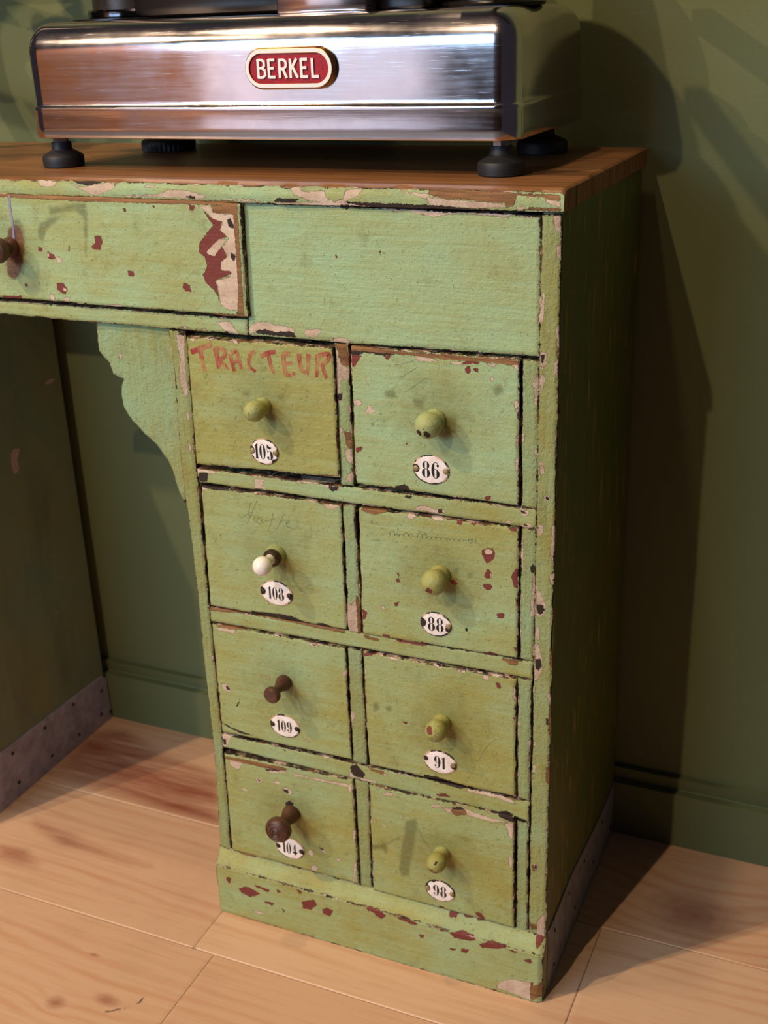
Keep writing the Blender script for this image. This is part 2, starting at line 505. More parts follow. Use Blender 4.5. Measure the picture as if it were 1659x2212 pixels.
# ------------------------------------------------------------------ paint damage read on the faces: crop (x0, y0, zoom) and outlines
CR = {'A': (0, 380, 2.592), 'B': (500, 400, 2.07375), 'C': (380, 680, 3.77), 'D': (720, 720, 3.19),
      'E': (400, 1000, 3.95), 'H': (740, 1050, 3.318), 'J': (420, 1300, 4.1475), 'K': (740, 1380, 3.318),
      'L': (440, 1560, 4.1475), 'N': (740, 1640, 3.318), 'P': (0, 0, 1.0)}
def px(c, x, y):
    a, b, s = CR[c]
    return a + x / s, b + y / s
CHIP_TXT = '''
pink A 215,12 330,30 320,55 250,58
pink A 385,20 470,60 560,45 640,25 655,60 640,70 560,105 520,100 470,75
pink A 640,105 900,100 960,75 1060,75 1150,105 1180,125 900,115 700,112
pink A 840,45 900,60 820,60
pink A 1180,128 1400,140 1480,130 1400,125
dark A 0,0 220,8 225,20 0,10
dark A 395,8 560,20 640,20 560,40 500,52 450,40
dark A 640,15 900,28 890,36 760,30
dark A 1060,108 1110,110 1100,125 1050,118
pink B 265,10 305,0 330,30 420,20 440,60 505,75 580,40 600,10 520,20 510,60 420,75 340,60 300,40
pink B 755,25 890,35 885,60 815,40
pink B 890,50 970,60 1230,80 1235,95 1080,100 890,85
pink B 1290,40 1480,70 1480,95 1430,85 1400,60 1330,50
pink B 1280,90 1330,95 1325,105 1285,105
wood B 900,10 1480,42 1480,66 1440,64 1400,52 1330,44 1285,44 1270,84 1240,100 1240,78 960,55 890,38
wood B 1345,96 1480,100 1480,112 1300,110
dark B 215,55 310,60 300,75 200,72
dark B 500,70 620,75 890,85 1080,103 1390,118 1390,145 1268,136 1262,126 1000,124 890,118 830,110 700,107 560,85
pink B 50,80 130,75 210,88 400,85 440,98 620,95 720,118 790,112 830,128 900,142 1000,128 1180,138 1240,146 1265,120 1290,143 1385,148 1385,125 900,100 500,70
pink B 60,660 100,630 140,615 200,630 260,640 285,670 230,660
dark B 110,655 200,660 260,655 285,675 160,670
pink B 325,650 400,645 400,660 370,685 325,675
pink B 450,690 480,682 520,690 520,702 455,700
pink B 950,738 1000,732 1040,742 1000,748
dark B 530,705 560,710 620,715 700,722 840,725 880,738 700,730 540,712
red B 465,310 472,308 470,328 465,325
red B 660,292 668,292 665,322 659,318
pink B 1445,130 1475,130 1475,220 1455,200 1440,160
pink B 1455,270 1475,265 1473,340 1458,320
pink B 1450,640 1470,620 1470,680 1455,690
pink B 1445,790 1470,780 1470,860 1450,850
dark B 1468,560 1478,560 1476,660 1466,650
pink B 1380,590 1395,480 1405,485 1400,580 1390,620
pink B 1385,760 1410,745 1410,800 1390,830
wood A 0,95 1345,140 1345,158 900,150 500,138 0,112
wood A 1320,145 1345,145 1385,790 1345,790 1352,650
wood A 1200,160 1345,150 1350,210 1210,200
pink A 1130,165 1195,160 1210,200 1270,210 1345,210 1355,500 1365,640 1365,740 1300,745 1255,715 1235,600 1225,580 1300,560 1320,530 1250,520 1260,470 1290,450 1265,390 1300,340 1250,300 1265,250 1205,235 1170,190
red A 1160,195 1210,230 1265,240 1250,300 1295,330 1230,360 1265,400 1290,450 1260,480 1310,500 1315,540 1225,580 1250,700 1225,640 1170,590 1155,545 1180,500 1165,450 1135,420 1135,370 1190,300 1210,270
pink A 1175,415 1250,345 1285,350 1220,440 1180,430
dark A 1290,240 1310,235 1330,290 1300,280
dark A 1310,420 1340,440 1330,470 1312,455
red A 545,330 585,335 595,370 580,410 540,405 535,390 555,370
red A 735,525 770,530 768,555 738,558
red A 1045,595 1080,600 1088,640 1065,645 1042,620
red A 285,415 325,440 330,460 290,455
red A 235,390 258,395 255,418 238,412
red A 340,595 370,590 400,630 385,660 340,630
red A 1080,155 1110,165 1105,190 1080,185
red A 405,385 412,390 408,420 402,410
red A 160,598 178,598 175,612 160,610
red A 710,178 725,180 722,198 712,195
red A 870,160 885,160 880,175
pink A 330,450 360,450 368,478 340,478
pink A 375,622 392,625 388,640 374,636
pink A 285,425 298,425 296,445 286,445
pink A 300,660 325,660 325,695 305,690
pink A 375,672 405,675 405,695 380,700
red A 20,665 140,665 140,685 50,680
pink A 590,712 700,715 700,730 600,728
wood A 0,687 400,705 880,745 1340,770 1385,795 900,765 400,722 0,700
stain A 290,170 500,140 510,250 440,190 300,215
stain A 240,260 360,210 370,215 280,300 260,370 230,340
stain A 490,200 508,240 505,450 495,450
stain A 85,250 130,240 160,300 165,500 150,420 120,290
pink A 1000,850 1040,838 1070,858
pink A 1095,855 1150,850 1160,868
pink A 1215,815 1290,815 1310,850 1340,885 1260,870
pink A 1380,860 1430,820 1480,818 1560,840 1630,850 1659,870 1600,880 1450,865
dark A 1260,868 1340,885 1260,880
dark A 1420,870 1480,860 1560,880 1640,875 1659,905 1450,885
pink A 640,995 660,1000 662,1030 648,1040
pink A 985,890 1030,885 1035,1000 1050,1240 1030,1220 1005,1100 1010,1030
dark A 990,880 1040,870 1030,900
pink C 130,185 170,190 155,218 140,205
pink C 462,210 510,205 515,232 480,232
pink C 30,390 70,360 80,450 100,660 70,640 35,560
pink C 85,790 110,800 115,860 90,850
pink C 95,1000 125,1080 130,1180 100,1080
wood C 1290,235 1390,245 1410,420 1340,400 1320,300
pink C 1300,260 1330,300 1345,400 1410,440 1410,530 1350,520 1330,600 1350,700 1310,740
dark C 1315,640 1355,640 1345,700 1315,700
pink C 1395,740 1430,730 1430,800 1405,790
pink C 1325,910 1360,930 1340,1000 1325,1040
wood C 1370,950 1425,960 1430,1100 1395,1080
pink C 1380,1100 1430,1090 1440,1200 1400,1210
pink C 1400,1300 1440,1280 1440,1350 1380,1370
pink C 1270,190 1330,185 1410,200 1410,235 1275,225
wood C 170,1240 560,1275 1350,1375 1340,1400 1240,1380 560,1292 180,1262
pink C 170,1250 330,1280 300,1300 260,1290 200,1280 180,1320
dark C 185,1285 265,1290 255,1360 185,1355
pink C 640,1340 720,1340 700,1390 750,1425 640,1410
dark C 640,1420 760,1430 1000,1470 1000,1490 640,1435
pink C 975,1350 1240,1375 1300,1400 1340,1390 1320,1430 1240,1415 1180,1380 980,1370
dark C 1240,1400 1330,1400 1310,1432 1270,1436
dark C 285,1225 400,1220 560,1265 560,1278 300,1250
dark C 1180,1340 1260,1315 1335,1325 1335,1360 1180,1350
dark C 190,1375 400,1410 560,1435 540,1440 300,1420 190,1395
pink C 200,1395 280,1415 230,1425 200,1405
pink C 1200,1540 1300,1545 1340,1560 1260,1580 1215,1570
stain C 560,620 620,620 600,660 560,650
stain C 840,640 900,640 890,690 850,680
wood D 115,80 560,130 1285,185 1280,215 1200,210 1000,190 800,180 560,150 230,120 120,110
dark D 120,110 230,115 400,130 440,140 350,150 220,125 180,150 120,140
red D 115,140 205,150 150,225 115,225
red D 350,150 405,148 380,178
red D 910,235 950,218 955,255 935,275 912,265
red D 968,235 1005,235 1000,262 972,258
red D 880,195 930,185 1010,195 1000,208 900,210
pink D 565,145 650,165 740,180 720,190 600,190 570,170
pink D 805,190 920,192 880,215 820,208
pink D 1055,205 1180,200 1110,228
pink D 1220,200 1280,210 1280,270 1260,240
pink D 225,298 240,298 243,318 230,320
pink D 240,340 255,345 250,368
pink D 145,465 180,452 205,475 190,495 155,490
pink D 250,488 300,530 270,550 220,545
pink D 1090,298 1110,300 1105,325 1092,322
red D 165,790 205,770 205,795 180,815 165,812
red D 1040,1128 1085,1118 1088,1138 1060,1142
red D 505,755 520,752 518,768 507,766
red D 565,1022 577,1022 574,1036
dark D 415,1080 440,1045 480,1035 520,1050 550,1100 480,1100
dark D 590,1105 650,1090 700,1110 700,1120
dark D 480,1120 550,1120 520,1142
wood D 150,1025 260,1060 400,1080 700,1120 690,1130 150,1045
stain D 365,400 420,385 450,440 370,440
stain D 560,450 640,440 620,520 570,500
stain D 1100,380 1160,330 1170,400 1130,430
stain D 760,600 860,560 850,680 780,700
pink D 1250,460 1278,440 1278,540 1262,530
pink D 1262,710 1278,700 1275,800 1262,780
pink D 1260,860 1280,850 1275,960 1258,930
pink D 1370,350 1400,280 1415,280 1415,440 1400,505 1385,490 1385,400
pink D 1425,290 1450,280 1460,320 1440,390 1425,380
pink D 1295,690 1315,700 1312,760 1298,760
pink D 1295,920 1305,920 1305,960
pink D 1380,810 1405,800 1405,845 1390,840
pink D 1520,210 1555,180 1560,280 1540,295 1520,260
pink D 1540,0 1565,0 1558,130 1545,100
pink D 1420,880 1445,885 1455,960 1430,995
pink D 1450,1125 1480,1115 1498,1140 1475,1158 1455,1145
dark D 1462,1130 1482,1125 1488,1142 1470,1148
pink D 1510,1330 1545,1300 1540,1400 1510,1400
dark D 1430,150 1460,150 1450,210 1435,200
pink D 1425,120 1450,130 1460,180 1475,210 1440,225
dark D 1300,155 1415,165 1410,190 1300,175
pink D 545,1215 600,1185 640,1190 700,1215 760,1210 770,1230 740,1245 640,1225
dark D 715,1215 755,1210 755,1235 725,1240
dark D 1285,1215 1335,1230 1330,1250 1300,1240
pink D 1280,1205 1345,1225 1335,1260 1300,1252
pink D 1180,1300 1215,1293 1240,1315 1190,1315
wood D 190,1195 260,1200 400,1215 300,1245 240,1235 200,1215
pink D 510,1240 580,1250 570,1265 530,1280 515,1265
pink D 660,1255 790,1275 760,1290 700,1285
red D 850,1285 895,1290 880,1318 855,1305
red D 945,1298 1000,1300 970,1322
red D 1215,1340 1270,1340 1262,1360 1225,1358
pink D 1405,1330 1440,1320 1448,1370 1420,1400 1405,1380
dark D 1408,1335 1425,1340 1420,1365 1408,1360
pink D 1290,1320 1350,1310 1390,1345 1300,1345
dark D 1310,1315 1345,1318 1335,1330 1312,1328
red H 1000,460 1040,440 1085,440 1095,490 1075,525 1035,548 1015,515
pink H 1022,455 1045,445 1080,455 1075,480 1040,488 1022,475
red H 1040,592 1058,598 1075,620 1055,655 1035,660 1018,640
red H 1008,700 1050,695 1075,710 1070,735 1045,745 1020,725
pink H 1060,620 1078,622 1065,642
red H 778,670 795,662 825,690 815,705 780,690
red H 395,618 415,620 412,640 398,636
red H 388,660 405,655 415,678 400,692 388,680
red H 370,828 410,830 400,850 378,860
red H 378,885 390,885 386,902
red H 1215,650 1240,590 1258,590 1258,730 1235,720
red H 295,1055 340,1065 350,1090 300,1085
red H 1005,1190 1060,1183 1110,1200 1115,1218 1020,1212
red H 140,880 178,895 170,940 140,965
red H 1245,800 1258,820 1252,860
red H 1230,1155 1258,1150 1255,1185
pink H 275,855 305,850 308,880 295,880
red H 350,1090 480,1110 600,1140 590,1150 400,1115
wood H 150,1070 260,1095 250,1110 160,1090
wood H 1130,1235 1260,1250 1255,1285 1200,1280
red H 1110,905 1165,910 1160,940 1115,940
stain H 800,590 830,590 825,620 805,618
stain H 895,615 935,620 930,655 900,650
dark H 885,1015 900,1015 898,1042 886,1035
pink H 20,800 60,860 90,820 105,780 120,1050 60,1040 25,1000
wood H 95,780 118,800 130,1050 110,1060
dark H 80,230 100,160 110,400 95,400
pink H 1275,330 1295,340 1295,590 1278,590
pink H 1345,930 1365,640 1385,650 1380,930
pink H 1270,760 1290,770 1275,920 1265,900
pink H 1270,930 1285,950 1275,1220 1265,1240
dark H 1345,590 1365,560 1385,580 1370,625 1350,620
pink H 1390,730 1420,770 1455,850 1455,900 1420,945 1390,930
dark H 1390,850 1430,850 1450,890 1420,920 1395,910
pink H 1500,300 1540,260 1535,560 1510,570 1490,500
pink H 1480,640 1520,630 1515,720 1490,700
dark H 1505,670 1520,670 1515,700
pink H 1385,1000 1410,1010 1410,1110 1385,1090
pink H 1385,1130 1405,1130 1430,1240 1430,1330 1390,1400 1375,1390
dark H 1380,1240 1420,1240 1430,1290 1400,1330 1385,1310
wood H 1490,1170 1510,1150 1505,1330 1485,1280
wood J 110,50 330,75 500,100 1370,255 1340,280 1000,212 480,112 140,82
dark J 500,75 560,85 800,110 880,130 960,165 1060,195 1150,185 1230,220 1240,240 1000,195 800,145 520,100
pink J 440,100 510,110 505,135 460,125
pink J 210,225 330,230 380,250 360,285 300,265 230,250
wood J 210,205 350,220 570,245 520,250 330,240 220,222
pink J 1020,360 1120,370 1180,385 1080,395 1025,380
dark J 1040,370 1110,375 1090,388
pink J 245,730 280,725 310,740 335,800 290,795 260,770
dark J 280,745 305,745 325,785 300,780
pink J 650,655 680,660 680,680 655,675
pink J 1330,625 1360,615 1358,670 1335,655
pink J 1345,705 1365,700 1365,750
pink J 975,1205 1000,1215 1040,1255 1010,1245
pink J 140,490 165,480 170,530 145,520
pink J 75,500 88,500 88,535
pink J 110,810 130,815 128,835
pink J 1395,985 1430,980 1440,1030 1415,1085 1400,1060
pink J 1400,1120 1420,1130 1415,1180
pink J 1510,580 1540,610 1530,650 1512,640
dark J 1400,1470 1450,1460 1480,1490 1530,1545 1510,1580 1440,1570 1400,1520
pink J 1380,1550 1400,1530 1440,1575 1520,1585 1640,1610 1620,1630 1400,1580
pink J 245,1190 300,1170 330,1195 290,1300 250,1300
dark J 250,1235 285,1230 285,1280 255,1285
dark J 785,1320 810,1325 820,1350
wood J 250,1160 460,1205 450,1215 260,1185
wood J 270,1370 450,1400 840,1480 830,1500 700,1490 450,1430 280,1395
pink J 320,1390 450,1420 430,1455 400,1490 340,1460
pink J 640,1470 800,1500 850,1520 700,1525
pink J 890,1520 1100,1570 1380,1620 1400,1650 1250,1620 900,1540
dark J 640,1480 790,1495 760,1510 660,1500
pink J 565,1580 590,1570 620,1600 600,1612 570,1600
pink J 710,1590 740,1590 780,1610 750,1625
dark J 580,1582 600,1585 600,1598
dark J 380,930 420,850 410,880 395,935
dark J 230,1060 340,1120 450,1165 540,1195 430,1175 330,1130
pink K 145,200 170,210 165,245 150,250
pink K 310,120 400,140 400,152 330,140
pink K 640,165 680,160 720,190 710,210 660,190
dark K 640,155 700,165 720,185 660,175
pink K 820,220 890,225 880,238 830,232
pink K 1005,255 1050,260 1055,295 1020,290
red K 1100,315 1130,312 1135,345 1110,345
red K 440,590 465,592 465,605 445,602
red K 150,100 240,100 240,112 160,118
pink K 1240,300 1225,420 1240,420
red K 1230,560 1245,560 1245,620
dark K 390,945 500,965 580,1000 590,965 680,985 780,1015 820,1045 900,1070 850,1075 600,1010 400,965
pink K 890,1075 1060,1110 1200,1150 1250,1190 1100,1140 900,1095
wood K 180,920 300,960 290,975 200,945
pink K 250,960 330,970 310,985
grey K 222,455 258,450 262,500 232,510
grey K 310,485 350,482 352,510 325,516
pink K 1255,470 1270,500 1270,545 1255,545
pink K 1250,590 1268,610 1262,640
pink K 1320,740 1345,725 1355,770 1330,765
pink K 1368,725 1390,740 1380,775 1368,775
dark K 1345,740 1358,738 1356,760
pink K 1255,930 1265,960 1255,1000
pink K 1465,400 1495,390 1500,460 1480,470
wood K 1480,480 1500,470 1490,720 1475,680
dark K 1455,570 1475,570 1478,620 1460,610
wood K 1460,930 1490,910 1485,1050 1460,1030
pink K 1365,900 1385,910 1380,970 1368,970
pink K 1385,360 1395,380 1380,410
pink K 290,1095 370,1090 360,1115 310,1112
pink K 630,1175 700,1170 720,1195 660,1195
pink K 720,1200 770,1205 860,1190 940,1230 1100,1280 1225,1300 1080,1300 900,1250 780,1240
wood K 780,1210 890,1215 900,1250 830,1255 790,1235
dark K 790,1195 860,1195 890,1215 800,1212
dark K 1120,1240 1180,1235 1230,1270 1330,1310 1300,1320 1200,1290 1130,1260
red K 670,1115 740,1110 770,1135 690,1130
pink N 290,455 320,460 318,475 298,470
pink N 1165,450 1230,440 1225,570 1200,540 1195,490
pink N 1195,690 1225,680 1220,770 1200,750
dark N 1320,595 1340,595 1340,630 1325,625
wood N 1355,755 1370,755 1380,800 1360,800
pink N 1365,742 1395,755 1400,790 1375,806
dark N 1378,750 1392,760 1392,790 1380,798
red N 960,1080 1000,1090 1030,1120 1020,1135 975,1110
red N 690,1040 730,1040 735,1055 700,1055
pink N 1400,1150 1450,1105 1445,1270 1400,1270 1390,1200
wood N 1345,1180 1400,1190 1390,1220 1350,1220
pink N 215,840 245,855 225,870
stain N 415,780 460,430 540,410 530,560 485,820 430,825
stain N 220,610 300,585 325,600 320,660 300,630 215,640
stain N 330,580 410,545 420,560 330,595
stain N 555,500 600,570 630,615 590,580
red N 735,1145 780,1130 805,1150 790,1180 745,1170
red N 835,1160 900,1165 910,1190 850,1185
red N 930,1180 1010,1190 1000,1212 940,1205
red N 765,1245 850,1240 930,1270 960,1300 900,1300 800,1280
red N 980,1325 1060,1310 1140,1330 1180,1345 1120,1360 1000,1350
red N 1180,1360 1260,1380 1240,1390
red N 160,1060 250,1080 310,1120 270,1140 220,1100
red N 380,1130 470,1150 550,1180 520,1190 400,1145
red N 550,1250 590,1265 575,1285 555,1275
red N 750,1350 810,1360 790,1375
red N 845,1355 910,1365 890,1395 855,1380
red N 610,1195 645,1195 630,1212
red N 680,1215 770,1235 700,1232
red N 1370,1300 1435,1290 1430,1340 1385,1385 1365,1350
red N 1300,1440 1340,1430 1360,1450 1340,1465
pink N 1130,1595 1200,1575 1345,1600 1345,1725 1200,1670 1100,1640
red N 1320,1600 1370,1600 1360,1640
wood N 1340,1640 1450,1600 1430,1700 1350,1730
red L 310,1490 390,1470 510,1540 420,1570 340,1530
red L 450,1455 590,1500 580,1525 470,1475
red L 200,1390 240,1390 245,1450 220,1440
red L 650,1500 695,1515 670,1530
red L 825,1490 880,1520 860,1545
red L 530,1600 640,1625 620,1645 550,1620
red L 880,1605 990,1590 1015,1640 960,1680 890,1670
red L 1065,1680 1110,1660 1165,1690 1130,1740 1070,1715
red L 1525,1690 1600,1700 1630,1740 1590,1760 1540,1730
red L 1455,1655 1510,1665 1480,1700
red L 690,1660 730,1690 715,1705
pink L 420,1680 570,1710 500,1720
wood L 150,1160 430,1230 420,1270 300,1240 180,1190
pink L 480,495 510,490 540,520 515,535 485,515
dark L 498,502 512,502 520,518 505,520
pink L 630,515 690,535 670,550 640,535
pink L 705,590 750,570 800,610 790,640 750,620
dark L 710,590 760,590 775,615 755,622
dark L 745,710 780,690 815,715 800,750 755,745
pink L 740,775 800,745 825,770 810,795 770,785
pink L 830,800 870,790 885,810 840,815
pink L 910,875 955,882 950,892 915,885
pink L 350,570 400,590 400,610 355,590
pink L 1050,1110 1110,1150 1095,1165 1060,1140
dark L 1048,1108 1075,1120 1085,1140 1060,1125
pink L 945,1140 975,1130 998,1165 980,1195 955,1175
pink L 1195,1210 1225,1200 1240,1225 1215,1235
pink L 970,1280 1000,1262 1038,1295 1015,1325 975,1310
pink L 605,1165 640,1195 615,1190
pink L 1300,560 1335,530 1330,640 1310,600
dark L 240,1150 600,1240 760,1290 880,1320 930,1315 1050,1375 1050,1390 800,1330 500,1240
pink L 730,1265 800,1260 790,1285
pink L 870,1310 940,1310 930,1330
pink L 1345,950 1370,960 1360,1060 1350,1040
pink L 1360,1250 1375,1250 1360,1440 1345,1400
pink L 1250,1440 1350,1400 1350,1450
stainb A 70,290 90,272 110,270 130,282 147,310 154,350 156,400 152,460 143,520 128,555 105,575 80,570 62,550 55,480 58,360
'''
LAYERS = ('red', 'pink', 'dark', 'wood', 'stain', 'stainb')
CHIPS = {k: [] for k in LAYERS}
for ln in CHIP_TXT.strip().splitlines():
    t = ln.split()
    lay = 'stain' if t[0] == 'grey' else t[0]
    CHIPS[lay].append(np.array([FR(*px(t[1], *map(float, q.split(',')))) for q in t[2:]]))

def poly_sd(P, Q):
    """signed distance (inside negative) of points P to the closed polygon Q"""
    d2 = np.full(len(P), 1e9); ins = np.zeros(len(P), bool)
    n = len(Q)
    for i in range(n):
        a = Q[i]; b = Q[(i + 1) % n]
        e = b - a; w = P - a
        t = np.clip((w @ e) / (e @ e + 1e-15), 0, 1)
        q = w - t[:, None] * e
        d2 = np.minimum(d2, (q * q).sum(1))
        c = ((a[1] <= P[:, 1]) != (b[1] <= P[:, 1]))
        with np.errstate(divide='ignore', invalid='ignore'):
            xi = a[0] + (P[:, 1] - a[1]) / (b[1] - a[1]) * (b[0] - a[0])
        ins ^= c & (P[:, 0] < xi)
    d = np.sqrt(d2)
    return np.where(ins, -d, d)

def damage(P, layers=CHIPS):
    """P: x,z of the verts; one distance in mm for each paint layer"""
    out = {}
    for lay in LAYERS:
        s = np.full(len(P), 20.0)
        for Q in layers.get(lay, []):
            lo = Q.min(0) - 0.012; hi = Q.max(0) + 0.012
            k = np.where((P[:, 0] > lo[0]) & (P[:, 0] < hi[0]) & (P[:, 1] > lo[1]) & (P[:, 1] < hi[1]))[0]
            if len(k):
                s[k] = np.minimum(s[k], poly_sd(P[k], Q) * 1000.0)
        out[lay] = s
    return out

def board(name, corners, yf, th, parent, mat=None, tint=0.0, step=0.0017, bev=0.0011, wob=0.0004, label=None, pxc=True, lean=0.0, holes=True, hand=None):
    """a board facing -y: corners TL TR BR BL (pixels on the plane y=yf, or x,z), front face gridded so that it carries its paint damage"""
    q = [np.array(FR(*c, yf)) if pxc else np.array(c, float) for c in corners]
    lu = max(np.linalg.norm(q[1] - q[0]), np.linalg.norm(q[2] - q[3]))
    lv = max(np.linalg.norm(q[3] - q[0]), np.linalg.norm(q[2] - q[1]))
    nu = max(3, int(lu / step)); nv = max(3, int(lv / step))
    U, V_ = np.meshgrid(np.linspace(0, 1, nu + 1), np.linspace(0, 1, nv + 1))
    P = ((1 - V_)[..., None] * ((1 - U)[..., None] * q[0] + U[..., None] * q[1]) + V_[..., None] * ((1 - U)[..., None] * q[3] + U[..., None] * q[2]))
    def wobble(n):
        a = rng.normal(0, 1, max(4, n // 9 + 2))
        return np.interp(np.linspace(0, len(a) - 1, n), np.arange(len(a)), a) * wob
    P[0, :, 1] += wobble(nu + 1); P[-1, :, 1] += wobble(nu + 1)
    P[:, 0, 0] += wobble(nv + 1); P[:, -1, 0] += wobble(nv + 1)
    du = np.minimum(U, 1 - U) * lu; dv = np.minimum(V_, 1 - V_) * lv
    e = np.minimum(du, dv)
    Y = np.full(U.shape, yf)
    Y = Y + np.where(e < 1e-6, bev, 0) + np.where((e > 1e-6) & (e < step * 1.2), bev * 0.15, 0) + lean * V_
    X = np.stack([P[..., 0], Y, P[..., 1]], -1).reshape(-1, 3)
    idx = np.arange((nu + 1) * (nv + 1)).reshape(nv + 1, nu + 1)
    F = np.stack([idx[:-1, :-1], idx[1:, :-1], idx[1:, 1:], idx[:-1, 1:]], -1).reshape(-1, 4).tolist()
    ring = list(idx[0, :]) + list(idx[1:, -1]) + list(idx[-1, -2::-1]) + list(idx[-2:0:-1, 0])
    n0 = len(X); m_ = len(ring)
    B = X[ring].copy(); B[:, 1] = yf + th
    X = np.vstack([X, B])
    for i in range(m_):
        j = (i + 1) % m_
        F.append([int(ring[i]), int(ring[j]), n0 + j, n0 + i])
    F.append([n0 + i for i in range(m_)])
    edge = np.concatenate([e.reshape(-1) * 1000.0, np.full(m_, 0.4)])
    at = damage(X[:, [0, 2]]) if holes else {k: np.full(len(X), 20.0) for k in LAYERS}
    at['edge'] = edge
    at['tint'] = np.full(len(X), tint)
    if hand is not None:
        hx, hz = FR(*hand, yf)
        at['hand'] = np.exp(-(((X[:, 0] - hx) / 0.052) ** 2 + ((X[:, 2] - hz) / 0.046) ** 2))
    return mesh_obj(name, X, F, mat or M_PAINT, parent, attrs=at, label=label, sharp=0.7)

def poly_board(name, outline, yf, th, parent, mat=None, tint=0.0, step=0.0022, bev=0.0012, label=None):
    Q = np.array(outline, float)
    per = []
    for i in range(len(Q)):
        a, b = Q[i], Q[(i + 1) % len(Q)]
        k = max(1, int(np.linalg.norm(b - a) / step))
        per += [a + (b - a) * t for t in np.linspace(0, 1, k, endpoint=False)]
    per = np.array(per)
    lo = Q.min(0); hi = Q.max(0)
    gx, gz = np.meshgrid(np.arange(lo[0], hi[0], step), np.arange(lo[1], hi[1], step))
    gp = np.stack([gx.ravel(), gz.ravel()], 1)
    sd = poly_sd(gp, Q)
    gp = gp[sd < -step * 0.7]
    allp = np.vstack([per, gp])
    n = len(per)
    res = delaunay_2d_cdt([Vector((float(a), float(b))) for a, b in allp], [(i, (i + 1) % n) for i in range(n)], [], 1, 1e-7)
    vs = np.array([(v.x, v.y) for v in res[0]])
    F = [list(f) for f in res[2]]
    sd = -poly_sd(vs, Q)
    bd = sd < 1e-5
    X = np.stack([vs[:, 0], np.where(bd, yf + bev, yf), vs[:, 1]], 1)
    # boundary loop order
    cnt = {}
    for f in F:
        for i in range(len(f)):
            a, b = f[i], f[(i + 1) % len(f)]
            cnt[(a, b)] = 1
    nxt = {a: b for (a, b) in cnt if (b, a) not in cnt}
    s0 = next(iter(nxt)); ring = [s0]; c = nxt[s0]
    while c != s0 and len(ring) < 100000:
        ring.append(c); c = nxt[c]
    n0 = len(X); m_ = len(ring)
    B = X[ring].copy(); B[:, 1] = yf + th
    X = np.vstack([X, B])
    for i in range(m_):
        j = (i + 1) % m_
        F.append([ring[j], ring[i], n0 + i, n0 + j])
    F.append([n0 + i for i in range(m_)])
    at = damage(X[:, [0, 2]])
    at['edge'] = np.concatenate([sd * 1000.0, np.full(m_, 0.3)])
    at['tint'] = np.full(len(X), tint)
    return mesh_obj(name, X, F, mat or M_PAINT, parent, attrs=at, label=label, sharp=0.7)

